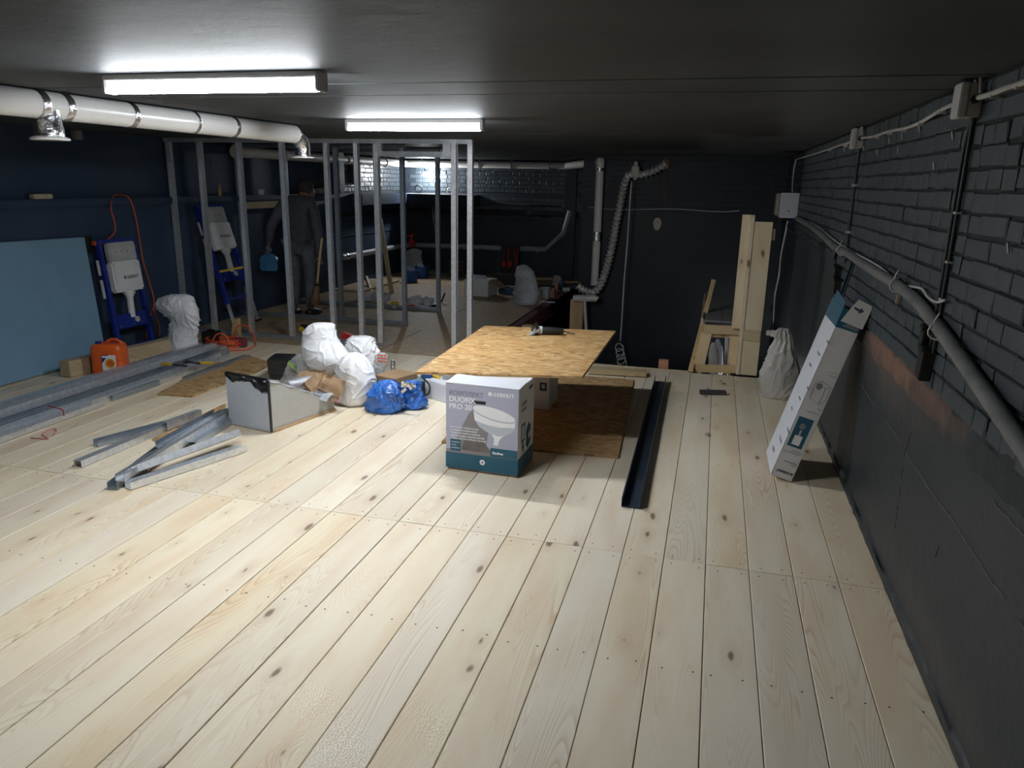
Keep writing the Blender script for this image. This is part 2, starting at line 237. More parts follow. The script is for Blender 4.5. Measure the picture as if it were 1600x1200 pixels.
# ---------------------------------------------------------------- mesh building
class MB:
    def __init__(s): s.v = []; s.f = []; s.mi = []; s.cur = 0
    def add(s, vs, fs, M=None):
        o = len(s.v); s.v += [(M @ V(v)) if M is not None else V(v) for v in vs]
        s.f += [[i+o for i in f] for f in fs]; s.mi += [s.cur]*len(fs); return s
    def box(s, c, d, R=None):
        x, y, z = d[0]/2, d[1]/2, d[2]/2; vs = [V((a*x, b*y, c2*z)) for a in (-1, 1) for b in (-1, 1) for c2 in (-1, 1)]
        R = R or Matrix.Identity(3); vs = [V(c)+R @ v for v in vs]
        return s.add(vs, [(0, 1, 3, 2), (4, 6, 7, 5), (0, 4, 5, 1), (2, 3, 7, 6), (0, 2, 6, 4), (1, 5, 7, 3)])
    def bb(s, x0, x1, y0, y1, z0, z1): return s.box(((x0+x1)/2, (y0+y1)/2, (z0+z1)/2), (x1-x0, y1-y0, z1-z0))
    def hexa(s, p): return s.add(p, [(0, 3, 2, 1), (4, 5, 6, 7), (0, 1, 5, 4), (1, 2, 6, 5), (2, 3, 7, 6), (3, 0, 4, 7)])
    def bar(s, p0, p1, a, b, up=(0, 0, 1)):
        p0, p1 = V(p0), V(p1); t = (p1-p0).normalized(); n = t.cross(V(up)).normalized(); u = n.cross(t)
        q = [(-a/2, -b/2), (a/2, -b/2), (a/2, b/2), (-a/2, b/2)]
        return s.hexa([p0+n*x+u*y for x, y in q]+[p1+n*x+u*y for x, y in q])
    def sect(s, p0, p1, pts, up=(0, 0, 1)):
        """extrude a closed 2D section (x across, y along up) from p0 to p1"""
        p0, p1 = V(p0), V(p1); t = (p1-p0).normalized(); n = t.cross(V(up)).normalized(); u = n.cross(t); k = len(pts)
        vs = [p0+n*x+u*y for x, y in pts]+[p1+n*x+u*y for x, y in pts]
        return s.add(vs, [(i, (i+1) % k, k+(i+1) % k, k+i) for i in range(k)]+[list(range(k))[::-1], list(range(k, 2*k))])
    def tube(s, pts, r, n=10, caps=True, closed=False):
        pts = [V(p) for p in pts]; m = len(pts); rs = r if isinstance(r, (list, tuple)) else [r]*m; o = len(s.v); nv = None
        for i, p in enumerate(pts):
            a = pts[i-1] if i else (pts[-1] if closed else p); b = pts[(i+1) % m] if (i < m-1 or closed) else p
            t = (b-a).normalized()
            if nv is None: nv = t.orthogonal().normalized()
            nv = (nv-t*nv.dot(t)); nv = nv.normalized() if nv.length > 1e-6 else t.orthogonal().normalized(); bn = t.cross(nv)
            for j in range(n):
                an = 2*PI*j/n; s.v.append(p+(nv*math.cos(an)+bn*math.sin(an))*rs[i])
        for i in range(m if closed else m-1):
            k = (i+1) % m
            for j in range(n): s.f.append([o+i*n+j, o+i*n+(j+1) % n, o+k*n+(j+1) % n, o+k*n+j]); s.mi.append(s.cur)
        if caps and not closed:
            s.f.append([o+j for j in range(n)][::-1]); s.f.append([o+(m-1)*n+j for j in range(n)]); s.mi += [s.cur]*2
        return s
    def lathe(s, prof, c=(0, 0, 0), R=None, n=20):
        R = R or Matrix.Identity(3); c = V(c); k = len(prof)
        vs = [c+R @ V((r*math.cos(2*PI*j/n), r*math.sin(2*PI*j/n), z)) for r, z in prof for j in range(n)]
        fs = [(i*n+j, i*n+(j+1) % n, (i+1)*n+(j+1) % n, (i+1)*n+j) for i in range(k-1) for j in range(n)]
        fs += [list(range(n))[::-1], [(k-1)*n+j for j in range(n)]]
        return s.add(vs, fs)
    def prism(s, pts, M, d):
        k = len(pts); vs = [M @ V((x, y, 0)) for x, y in pts]+[M @ V((x, y, d)) for x, y in pts]
        return s.add(vs, [(i, (i+1) % k, k+(i+1) % k, k+i) for i in range(k)]+[list(range(k))[::-1], list(range(k, 2*k))])
    def ball(s, c, r, n=12, sc=(1, 1, 1)):
        c = V(c); prof = [(math.sin(PI*i/n), -math.cos(PI*i/n)) for i in range(n+1)]; prof[0] = (.02, -1); prof[-1] = (.02, 1)
        k = 2*n; vs = [c+V((a*math.cos(2*PI*j/k)*r*sc[0], a*math.sin(2*PI*j/k)*r*sc[1], z*r*sc[2])) for a, z in prof for j in range(k)]
        fs = [(i*k+j, i*k+(j+1) % k, (i+1)*k+(j+1) % k, (i+1)*k+j) for i in range(n) for j in range(k)]+[list(range(k))[::-1], [n*k+j for j in range(k)]]
        return s.add(vs, fs)
def spline(pts, k=8):
    pts = [V(p) for p in pts]; out = []
    P = [pts[0]*2-pts[1]]+pts+[pts[-1]*2-pts[-2]]
    for i in range(1, len(P)-2):
        a, b, c, d = P[i-1:i+3]
        for j in range(k):
            t = j/k; out.append(.5*((2*b)+(c-a)*t+(2*a-5*b+4*c-d)*t*t+(3*b-a-3*c+d)*t**3))
    return out+[pts[-1]]
def wm(o):
    m = Matrix.LocRotScale(o.location, o.rotation_euler, o.scale)
    return wm(o.parent) @ m if o.parent else m
def obj(name, mb, mat, parent=None, smooth=False, bevel=0, keep=False, origin=None):
    """link the built mesh as one object; vertices are given in room coordinates"""
    if parent is not None: inv = wm(parent).inverted(); vs = [inv @ v for v in mb.v]; base = V((0, 0, 0))
    elif keep: vs = mb.v; base = V((0, 0, 0))
    else:
        xs = [v.x for v in mb.v]; ys = [v.y for v in mb.v]; base = V(origin) if origin else V(((min(xs)+max(xs))/2, (min(ys)+max(ys))/2, min(v.z for v in mb.v))); vs = [v-base for v in mb.v]
    me = bpy.data.meshes.new(name); me.from_pydata([tuple(v) for v in vs], [], mb.f)
    mats = mat if isinstance(mat, (list, tuple)) else [mat]
    for q in mats: me.materials.append(M[q] if isinstance(q, str) else q)
    for p, i in zip(me.polygons, mb.mi): p.material_index = i; p.use_smooth = bool(smooth)
    bm = bmesh.new(); bm.from_mesh(me); bmesh.ops.recalc_face_normals(bm, faces=bm.faces)
    if bevel: bmesh.ops.bevel(bm, geom=bm.edges, offset=bevel, segments=2, affect='EDGES', clamp_overlap=True)
    bm.to_mesh(me); bm.free()
    if smooth == 'auto': me.set_sharp_from_angle(angle=.7)
    o = bpy.data.objects.new(name, me); C.objects.link(o); o.location = base
    if parent is not None: o.parent = parent
    return o
def tag(o, label, cat, group=None, kind=None):
    if label: o['label'] = label
    if cat: o['category'] = cat
    if group: o['group'] = group
    if kind: o['kind'] = kind
    return o
def thing(name, label, cat, loc=(0, 0, 0), rotz=0, group=None):
    o = bpy.data.objects.new(name, None); C.objects.link(o); o.empty_display_size = .1
    o.location = loc; o.rotation_euler = (0, 0, rotz); return tag(o, label, cat, group)
def struct(name, mb, mat, **k):
    o = obj(name, mb, mat, keep=True, **k)
    if o.parent is None: o['kind'] = 'structure'
    return o
def text(s, size, Mx, mat, parent, name='lettering', ax='LEFT', bold=.0, wide=1.0):
    cu = bpy.data.curves.new('t', 'FONT'); cu.body = s; cu.size = size; cu.align_x = ax; cu.extrude = .0004; cu.offset = bold; cu.space_character = wide
    cu.resolution_u = 3
    t = bpy.data.objects.new('t', cu); C.objects.link(t); dg = bpy.context.evaluated_depsgraph_get()
    me = bpy.data.meshes.new_from_object(t.evaluated_get(dg)); bpy.data.objects.remove(t)
    me.transform(wm(parent).inverted() @ Mx); me.materials.clear(); me.materials.append(M[mat]); me.name = name
    o = bpy.data.objects.new(name, me); C.objects.link(o); o.parent = parent; return o
def frame(o, x, y):
    """matrix whose local x, y axes are the given room directions, z their cross product"""
    x = V(x).normalized(); y = V(y).normalized(); z = x.cross(y).normalized(); y = z.cross(x)
    m = Matrix((x, y, z)).transposed().to_4x4(); m.translation = V(o); return m

# ================================================================ THE SETTING
WL, WR, YB, CH = -5.72, .87, 13.5, 2.08
BX = -2.23            # the red beam: edge of the stair opening
YE = 7.0              # far edge of the pine floor
fl = MB(); fl.bb(WL, WR, -2.2, YE-.02, -.22, -.034); fl.bb(WL, BX-.1, YE-.02, YB, -.22, -.034)
floor = struct('floor', fl, 'sub')
# pine boards in two rows, butted at Y = 3.257
PW = .1925; plank_me = {}
def plank(xc, y0, y1, wd, dz=0.0, rot=0.0):
    L = y1-y0; key = (round(wd, 3), round(L, 3))
    if key not in plank_me:
        mb = MB(); a, b, e = wd/2, L/2, .0022
        sec = [(-a, -.032), (a, -.032), (a, -e), (a-e, 0), (-a+e, 0), (-a, -e)]
        mb.sect((0, -b, 0), (0, b, 0), sec)
        o = obj('plank', mb, 'plank', keep=True); plank_me[key] = o.data
    else:
        o = bpy.data.objects.new('plank', plank_me[key]); C.objects.link(o)
    o.location = (xc, (y0+y1)/2, dz); o.rotation_euler = (0, 0, rot); o.parent = floor
    return o
nail = MB(); rr = random.Random(3)
def nails(xc, y):
    for s in (-.055, .055):
        x = xc+s+rr.uniform(-.012, .012); yy = y+rr.uniform(-.012, .012)
        nail.lathe([(.0042, .0006), (.0035, .0012)], (x, yy, 0), n=6)
for i in range(34):
    xc = .863-PW*(i+.5)
    if xc+PW/2 < WL+.05: break
    gap = rr.choice([.0035, .0028, .0025, .0045]); wd = PW-gap
    plank(xc, -2.2, 3.2555, wd, rr.uniform(-.0012, .0006))
    plank(xc, 3.2585, YE-rr.uniform(.0, .012) if xc > BX else YE-.19, wd, rr.uniform(-.0012, .0006))
    for y in (3.215, 3.30, 2.42, 1.35): nails(xc, y)
    if i % 2: nails(xc, 4.6)
tag(obj('screw_heads', nail, 'dk', floor), None, None, kind='stuff')
mb = MB(); mb.bb(BX+.03, -.13, YE+.002, YE+.052, -.16, .002); obj('edge_board', mb, 'bareboard', floor)
# dusty boards of the back room
y = YE-.185; k = 0
while y < YB-.1:
    y2 = min(y+1.245, YB-.01); x = WL+.005+(k % 2)*-.9
    while x < BX-.1:
        xa, xb = max(x, WL+.005), min(x+2.49, BX-.105)
        if xb-xa > .15:
            mb = MB(); mb.bb(xa, xb-.006, y, y2-.007, -.033, rr.uniform(-.001, .001)); q = obj('panel', mb, 'osb_floor', floor)
        x += 2.495
    y = y2; k += 1
# ceiling: precast slabs with open joints
cl = MB(); cl.bb(WL-.2, WR+.2, -2.4, YB+.2, CH+.06, CH+.2); ceiling = struct('ceiling', cl, 'mortar')
ys = [-2.4, .05, 3.02, 3.44, 6.22, 9.3, 12.2, YB+.05]
for a, b in zip(ys, ys[1:]):
    mb = MB(); mb.bb(WL-.15, WR+.02, a+.006, b-.006, CH, CH+.065); obj('slab', mb, 'ceil', ceiling, bevel=.006)
# left wall with its ledge
mb = MB(); mb.bb(WL-.2, WL, -2.4, YB+.2, -2.8, 1.40); wl = struct('wall_left', mb, 'wall_l')
mb = MB(); mb.bb(WL-.2, WL+.05, -2.4, YB-.47, 1.40, 1.475); obj('ledge', mb, 'wall_l', wl, bevel=.012)
mb = MB(); mb.bb(WL+.05, WL+.24, 11.2, YB-.46, 1.28, 1.47); obj('ledge', mb, 'wall_l', wl, bevel=.012)
mb = MB(); mb.bb(WL-.3, WL-.07, -2.4, 10.4, 1.47, CH+.01); obj('upper_wall', mb, 'wall_l', wl)
mb = MB(); mb.bb(WL-.3, WL-.075, 10.4, YB+.2, 1.47, CH+.01); obj('upper_brickwork_bed', mb, 'mortar', wl)
mb = MB(); mb.bb(WL-.08, WL+.16, 10.62, 10.80, 1.48, CH+.005); obj('pilaster', mb, 'wall_l', wl, bevel=.01)
# back wall: far part, step, nearer part beyond the stair opening
YR = 10.8; XS = -1.86
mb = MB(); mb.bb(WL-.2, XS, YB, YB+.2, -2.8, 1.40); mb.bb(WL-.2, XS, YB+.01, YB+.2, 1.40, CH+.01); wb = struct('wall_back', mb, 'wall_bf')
mb = MB(); mb.bb(WL, -4.22, YB-.46, YB, 1.25, 1.445); obj('ledge', mb, 'wall_b', wb, bevel=.015)
mb = MB(); mb.bb(WL+.05, -4.24, YB-.445, YB, 1.445, 1.458); obj('ledge_top', mb, plain('bulb_lit_ledge_top', (.30, .31, .32), .8, var=.3, scale=6, bump=.5), wb)  # paler slab: bulb light on the ledge top put into its colour
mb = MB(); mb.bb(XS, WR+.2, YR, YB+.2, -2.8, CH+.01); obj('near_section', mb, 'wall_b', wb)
mb = MB(); mb.bb(-2.62, -2.42, YB-.10, YB, .02, 1.95); obj('pilaster', mb, 'wall_bf', wb, bevel=.01)
# rough broken edge where brickwork meets the concrete blocks at the back
def rough_strip(name, p0, p1, hgt, depth_, nrm, mat, parent, n=60, sd=0):
    mb = MB(); p0, p1, nrm = V(p0), V(p1), V(nrm); rows = 5; vs = []
    for i in range(n+1):
        p = p0.lerp(p1, i/n)
        for j in range(rows+1):
            t = j/rows; q = p+V((0, 0, (t-.5)*hgt)); d = noise.noise(q*9+V((sd, 0, 0)))*depth_*.9+depth_*(1-abs(2*t-1))*.7
            if j in (0, rows): d = -.01; q.z += noise.noise(q*6+V((sd, 3, 0)))*hgt*.45
            vs.append(q+nrm*d)
    r1 = rows+1; mb.add(vs, [(i*r1+j, (i+1)*r1+j, (i+1)*r1+j+1, i*r1+j+1) for i in range(n) for j in range(rows)])
    return obj(name, mb, mat, parent)
rough_strip('broken_plaster', (WL+.05, YB-.005, 1.14), (XS-.5, YB-.005, 1.16), .14, .015, (0, -1, 0), 'wall_b', wb)
rough_strip('broken_plaster', (WL+.004, 10.4, 1.14), (WL+.004, YB, 1.14), .12, .010, (1, 0, 0), 'wall_b', wl)
mb = MB(); mb.bb(WL, XS, YB-.012, YB, 1.02, 1.035); mb.bb(WL, WL+.012, 9.9, YB, 1.03, 1.04); mb.bb(WL, WL+.012, 9.9, YB, .80, .81); obj('joint_line', mb, 'mortar', wb)
# a course of thin cable run on the back wall
mb = MB(); mb.tube(spline([(-4.2, YB-.03, 1.30), (-3.9, YB-.03, 1.31), (-3.5, YB-.03, 1.28), (-3.1, YB-.03, 1.30), (-2.7, YB-.03, 1.28)], 5), .014, 6); tag(obj('wall_cable', mb, 'rubber'), 'dark cable run along the back wall between the stud frame and the vent pipe', 'cable')
mb = MB(); mb.tube(spline([(XS+.1, YR-.02, 1.37), (-1.3, YR-.02, 1.35), (-.6, YR-.02, 1.38), (0, YR-.02, 1.36), (.3, YR-.02, 1.38)], 5), .007, 6); tag(obj('wall_cable', mb, 'greypipe'), 'thin pale cable across the dark back wall right of the foil duct', 'cable')
# right wall
mb = MB(); mb.bb(WR+.008, WR+.2, -2.4, YR+.1, -2.8, CH+.01); wr = struct('wall_right', mb, 'mortar')
mb = MB(); mb.hexa([(WR+.001, -2.4, -2.8), (WR+.15, -2.4, -2.8), (WR+.15, YR, -2.8), (WR+.001, YR, -2.8), (WR-.001, -2.4, .89), (WR+.15, -2.4, .89), (WR+.15, YR, .89), (WR-.001, YR, .89)])
mb.bb(WR, WR+.1, 5.9, YR, .88, 1.22); obj('concrete_blocks', mb, 'wall_r', wr)
rough_strip('broken_mortar_edge', (WR-.002, -1.0, .895), (WR-.002, 6.0, .90), .15, .012, (-1, 0, 0), 'ledge', wr, 260, 4)
rough_strip('broken_mortar_edge', (WR-.004, 5.9, 1.22), (WR-.004, YR, 1.24), .10, .02, (-1, 0, 0), 'wall_r', wr, 90, 8)
rough_strip('mortar_gap', (WR-.01, -1.0, .02), (WR-.01, 7.0, .02), .06, .007, (-1, 0, 0), 'wall_r', wr, 200, 11)
# hairline joints of the concrete blocks, thinly raised
mb = MB()
for p, q in [((.868, 1.6, .60), (.868, 4.4, .635)), ((.868, 3.35, .60), (.868, 3.30, .72)), ((.868, 1.2, .83), (.868, 2.35, .81)), ((.868, 3.3, .28), (.868, 3.34, .55)), ((.868, 2.75, .42), (.868, 2.73, .47))]:
    pts = [V(p).lerp(V(q), t/26)+V((0, 0, noise.noise(V((t*.9, p[1], 0)))*.012)) for t in range(27)]
    for i, (a, b) in enumerate(zip(pts, pts[1:])):
        if noise.noise(V((i*.7, p[2]*9, 5))) > -.18: mb.bar(a, b, .003, .0035)
obj('joint_line', mb, plain('pale_joint_crumbs', (.17, .15, .13), .9, var=.4, scale=40), wr)
# rear wall behind the camera
mb = MB(); mb.bb(WL-.2, WR+.2, -2.4, -2.2, -2.8, CH+.01); struct('wall_rear', mb, 'wall_l')
# the level below, seen through the stair opening
mb = MB(); mb.bb(WL-.2, WR+.2, -2.4, YB+.2, -2.9, -2.8); struct('floor_lower', mb, 'wall_b')
# ---- bricks
def brick_mesh(L, sd, depth_=.010, mat='brick'):
    r = random.Random(sd); mb = MB(); a, h = L/2-.0055, .0332; j = lambda: r.uniform(-.0028, .0028)
    yz = [(-a+j(), -h+j()), (a+j(), -h+j()), (a+j(), h+j()), (-a+j(), h+j())]
    e = .006; f = [(-depth_+r.uniform(-.002, .002), p*(1-e/a), q*(1-.12)) for p, q in yz]; mid = [(-depth_*.6, p, q) for p, q in yz]; bk = [(.004, p, q) for p, q in yz]
    mb.add(f+mid+bk, [(0, 1, 2, 3)]+[(i+k, (i+1) % 4+k, (i+1) % 4+k+4, i+k+4) for k in (0, 4) for i in range(4)])
    return mb
variants = {L: [brick_mesh(L, s+int(L*1000)) for s in range(7)] for L in (.255, .125)}
var_me = {}
def courses(y0, y1, z0, z1, seed=1):
    out = []; r = random.Random(seed); k = 0; z = z0+.0375
    while z < z1-.02:
        hd = k % 2 == 0; y = y0+(k*.0637) % .25-.25
        while y < y1:
            L = .125 if (hd and r.random() < .85) or r.random() < .10 else .255
            if y+L > y0 and y+L/2 < y1: out.append((y+L/2, z+r.uniform(-.003, .003), L))
            y += L
        z += .0755; k += 1
    return out
def shown(p):
    d = V(p)-V((0, 0, CAMH)); z = d.dot(FW)
    return z > .2 and abs(FPX*d.dot(RT)/z) < 815 and abs(FPX*d.dot(UP)/z) < 610
bl = [b for b in courses(-1.5, YR, .945, CH) if not (b[0] > 5.9 and b[1] < 1.27)]
bl.sort(key=lambda b: (0 if shown((WR, b[0], b[1])) else 1, b[0]))
rest = MB(); rb = random.Random(5)
for i, (y, z, L) in enumerate(bl):
    vi = rb.randrange(7); dx = rb.uniform(-.003, .003)
    if i < 298:
        key = (L, vi)
        if key not in var_me:
            o = obj('brick', variants[L][vi], 'brick', keep=True); var_me[key] = o.data
        else: o = bpy.data.objects.new('brick', var_me[key]); C.objects.link(o)
        o.location = (WR+.008+dx, y, z); o.rotation_euler = (rb.uniform(-.012, .012), 0, 0); o.parent = wr
    else:
        mbv = variants[L][vi]; rest.add(mbv.v, mbv.f, Matrix.Translation((WR+.008+dx, y, z)))
tag(obj('brickwork', rest, 'brick', wr), None, None, kind='stuff')
far = MB(); near_b = MB()
for y, z, L in courses(XS*-1, 5.5, 1.50, CH, 3):                # far wall: u runs along -X
    mbv = variants[L][rb.randrange(7)]; far.add(mbv.v, mbv.f, Matrix.Translation((-y, YB+.008, z)) @ Matrix.Rotation(PI/2, 4, 'Z') @ Matrix.Diagonal((1.2, 1, 1, 1)))
for y, z, L in courses(XS*-1, 5.6, 1.20, 1.42, 4):
    mbv = variants[L][rb.randrange(7)]; far.add(mbv.v, mbv.f, Matrix.Translation((-y, YB-.002, z)) @ Matrix.Rotation(PI/2, 4, 'Z'))
for y, z, L in courses(-.85, -XS, 1.27, CH, 6):
    mbv = variants[L][rb.randrange(7)]; near_b.add(mbv.v, mbv.f, Matrix.Translation((-y, YR+.001, z)) @ Matrix.Rotation(PI/2, 4, 'Z') @ Matrix.Diagonal((.35, 1, 1, 1)))
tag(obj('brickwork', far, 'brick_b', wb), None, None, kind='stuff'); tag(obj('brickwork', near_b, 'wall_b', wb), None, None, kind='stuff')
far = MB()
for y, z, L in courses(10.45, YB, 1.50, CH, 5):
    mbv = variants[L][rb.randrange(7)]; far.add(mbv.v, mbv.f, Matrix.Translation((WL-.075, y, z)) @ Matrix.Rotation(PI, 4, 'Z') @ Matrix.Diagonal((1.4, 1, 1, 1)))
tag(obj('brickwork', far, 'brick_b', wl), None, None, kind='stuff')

# ================================================================ LAMPS
def tube_lamp(x0, x1, y, label):
    t = thing('ceiling_lamp', label, 'lamp', ((x0+x1)/2, y, CH), group='fluorescent tubes under the ceiling')
    zc = CH-.047
    mb = MB(); mb.bb(x0+.01, x1-.01, y-.036, y+.036, CH-.024, CH-.001); obj('housing', mb, 'white', t, bevel=.003)
    for x in (x0, x1):
        s_ = 1 if x == x0 else -1; mb = MB(); mb.bb(min(x, x+.02*s_), max(x, x+.02*s_), y-.034, y+.034, zc-.025, CH-.001); obj('end_cap', mb, 'lgrey', t, bevel=.004)
    mb = MB(); mb.tube([(x0+.02, y, zc), (x1-.02, y, zc)], .0245, 20); obj('tube', mb, 'tube', t, smooth='auto')
    return t
tube_lamp(-2.40, -1.44, 2.66, 'lit fluorescent tube on the ceiling above the white duct, the nearer and longer looking one')
tube_lamp(-2.43, -1.475, 4.78, 'lit fluorescent tube on the ceiling just in front of the steel stud frame')
t = thing('hanging_bulb', 'bare lit bulb hanging in the far left corner above the wall ledge', 'lamp', (-5.2, 13.2, CH))
bc = at(664, 273, Y=13.2)
mb = MB(); mb.tube(spline([(bc.x-.06, 13.2, CH), (bc.x-.03, 13.2, 1.98), (bc.x, 13.2, bc.z+.08)], 6), .006, 6); obj('cord', mb, 'wire', t)
mb = MB(); mb.lathe([(.012, .10), (.02, .095), (.02, .04), (.016, .035)], bc, n=12); obj('socket', mb, 'dk', t, smooth='auto')
mb = MB(); mb.ball(bc, .042, 10); obj('glass', mb, 'bulb', t, smooth=True)
t = thing('work_lamp', 'small lit work lamp on the level below behind the wooden stair guard', 'lamp', (.62, 8.9, -.95))
mb = MB(); mb.bb(.56, .68, 8.86, 8.94, -.95, -.93); mb.tube([(.62, 8.9, -.93), (.62, 8.9, -.6)], .012, 8); obj('stand', mb, 'dk', t)
mb = MB(); mb.ball((.62, 8.9, -.55), .06, 8); obj('glass', mb, 'lamp2', t, smooth=True)
# lower landing that carries it
mb = MB(); mb.bb(-.0, WR-.01, 7.9, YR-.01, -1.0, -.95); tag(obj('stair_landing', mb, 'lumber_x'), 'timber landing of the stairs below the floor opening', 'landing')

# ================================================================ DUCTS AND PIPES
t = thing('ventilation_duct', 'thick white round duct slung under the ceiling at upper left with two outlets', 'duct', (-3.0, 4, CH))
RD = .064; ZD = CH-.068
dp = [at(-60, 149.5, Z=ZD)]+[at(x, y, Z=ZD) for x, y in [(0, 156), (70, 164), (200, 179.5), (330, 195), (440, 207)]]
A = at(0, 156, Z=ZD); B = at(440, 207.5, Z=ZD); ddir = (B-A); ddir.z = 0; ddir.normalize()
A2 = A-ddir*1.4; E1 = A+ddir*((B-A).length+.17)
mb = MB(); mb.tube([A2, E1], RD, 28); obj('pipe', mb, 'duct', t, smooth='auto')
def on_duct(px):           # point of the duct axis under an image column
    best = None
    for i in range(400):
        p = A2.lerp(E1, i/399); d = p-V((0, 0, CAMH)); x = 800+FPX*d.dot(RT)/d.dot(FW)
        if best is None or abs(x-px) < best[0]: best = (abs(x-px), p)
    return best[1]
for px, wdt in [(57, .022), (98, .022), (200, .018), (300, .012), (361, .016), (476, .014)]:
    p = on_duct(px); mb = MB(); mb.tube([p-ddir*wdt, p-ddir*wdt*.9, p+ddir*wdt*.9, p+ddir*wdt], [RD+.001, RD+.004, RD+.004, RD+.001], 28); obj('joint_tape', mb, 'chrome', t, smooth='auto')
p = on_duct(72)
mb = MB(); mb.tube([p+V((0, 0, -.02)), p+V((0, 0, -.095)), p+V((0, 0, -.10)), p+V((0, 0, -.145))], [.062, .062, .066, .066], 24); obj('outlet_neck', mb, 'chrome', t, smooth='auto')
mb = MB(); mb.lathe([(.086, -.160), (.088, -.152), (.070, -.143), (.05, -.143), (.045, -.16)], p, n=28); obj('outlet_rim', mb, 'duct', t, smooth='auto')
bend = [E1+ddir*(.10*math.sin(a))+V((0, 0, -.10*(1-math.cos(a)))) for a in [i*PI/2/8 for i in range(9)]]
mb = MB(); mb.tube([E1-ddir*.01]+bend+[bend[-1]+V((0, 0, -.055))], [.064]*4+[.0635, .063, .062, .061, .060, .058, .056], 24); obj('outlet_elbow', mb, 'chrome', t, smooth='auto')
mb = MB(); mb.lathe([(.085, -.068), (.087, -.060), (.062, -.052), (.05, -.052), (.045, -.068)], bend[-1], n=28); obj('outlet_rim', mb, 'duct', t, smooth='auto')
for px in (300,):
    p = on_duct(px); mb = MB(); mb.tube([p+V((0, 0, RD-.005)), p+V((0, 0, RD+.012))], .012, 8); obj('hanger', mb, 'chrome', t)
# cream pipe round the back of the room
t = thing('ventilation_pipe', 'cream vent pipe running under the ceiling along the back wall and down its right end', 'pipe', (-4, 13.3, CH))
pr_ = .065; ZP = 1.985; XV = at(936, 300, Y=YR-.10).x
mb = MB(); mb.tube([(WL+.10, 8.15, ZP), (WL+.10, YB-.22, ZP)], pr_, 16); obj('side_run', mb, 'duct_far', t, smooth='auto')
mb = MB(); mb.tube([(WL+.02, YB-.12, ZP), (-2.6, YB-.12, ZP), (XV, YR-.10, ZP+.0)], pr_*.93, 16); obj('back_run', mb, 'duct_far', t, smooth='auto')
bp_ = at(928, 440, Y=YR-.10); z1 = at(933, 370, Y=YR-.1).z
mb = MB(); mb.tube([(XV, YR-.10, ZP+.05), (XV, YR-.10, z1)], .056, 16); obj('down_pipe', mb, 'duct_far', t, smooth='auto')
mb = MB(); mb.tube([(XV, YR-.10, z1), (XV, YR-.10, bp_.z-.05)], .056, 16); obj('down_pipe', mb, 'duct_far', t, smooth='auto')
for z_a, z_b in ((z1-.06, z1+.07), (ZP-.12, ZP-.08)): mb = MB(); mb.tube([(XV, YR-.1, z_a), (XV, YR-.1, z_b)], .062, 16); obj('foil_joint', mb, 'chrome', t, smooth='auto')
for y in (8.15, 9.2, 11.0, 12.4):
    mb = MB(); mb.tube([(WL+.10, y-.015, ZP), (WL+.10, y+.03, ZP)], pr_+.012, 16); obj('collar', mb, 'duct_far', t, smooth='auto')
for x in (-5.0, -4.2, -3.6, -2.9):
    mb = MB(); mb.tube([(x-.015, YB-.12, ZP), (x+.015, YB-.12, ZP)], pr_+.004, 16); mb.tube([(x, YB-.12, ZP+.05), (x, YB-.12, CH)], .006, 6); obj('clamp', mb, 'galv_dark', t)
# flexible foil duct
t = thing('flexible_duct', 'ribbed foil flexible duct drooping down the back wall beside the vent pipe', 'duct', (-1.2, 10.6, 0))
YF = YR-.16
fp = [at(x, y, Y=YF) for x, y in [(1041, 254), (1030, 262), (1012, 270), (996, 273), (984, 272), (976, 286), (969, 320), (961, 360), (954, 395), (945, 428), (937, 447), (926, 457), (912, 453), (903, 446)]]
sp_ = spline(fp, 16); L_ = [0]
for a, b in zip(sp_, sp_[1:]): L_.append(L_[-1]+(b-a).length)
nr = 340; pts = []; j = 0
for i in range(nr):
    s_ = L_[-1]*i/(nr-1)
    while j < len(L_)-2 and L_[j+1] < s_: j += 1
    pts.append(sp_[j].lerp(sp_[j+1], (s_-L_[j])/max(1e-6, L_[j+1]-L_[j])))
mb = MB(); mb.tube(pts, [.051+.010*math.sin(i*PI/4) for i in range(nr)], 14); obj('hose', mb, 'flex', t, smooth='auto')
c_ = at(993, 268, Y=YF); mb = MB(); mb.box(c_, (.10, .13, .14)); mb.box(c_+V((0, 0, .10)), (.05, .05, .06)); mb.box(c_-V((0, 0, .09)), (.055, .05, .04)); obj('inline_fan', mb, 'beige', t, bevel=.01)
for dx_, lb in ((0, 'left one of the two cables hanging from the back ledge under the bulb'), (.06, 'right one of the two cables hanging from the back ledge under the bulb')):
    mb = MB(); mb.tube(spline([(-5.15+dx_, YB-.03, 1.24), (-5.14+dx_*.6, YB-.03, 1.0), (-5.10+dx_, YB-.03, .8), (-5.09+dx_*.4, YB-.03, .45)], 6), .009, 6); tag(obj('hanging_cable', mb, 'wire', smooth=True), lb, 'cable')
for px_, py_, Y_, r__, mt_, lb in ((654, 298, 13.2, .07, 'rubber', 'dark round cable coil on the wall ledge under the bulb'), (703, 299, 13.2, .05, 'wire', 'small pale cable coil on the right end of the lit wall ledge')):
    c_ = at(px_, py_, Y=Y_); mb = MB(); mb.tube([V((c_.x+r__*math.cos(a_*PI/8), Y_, 1.46+r__+.01+r__*math.sin(a_*PI/8))) for a_ in range(16)], .012, 6, closed=True); tag(obj('cable_coil', mb, mt_, smooth=True), lb, 'coil')
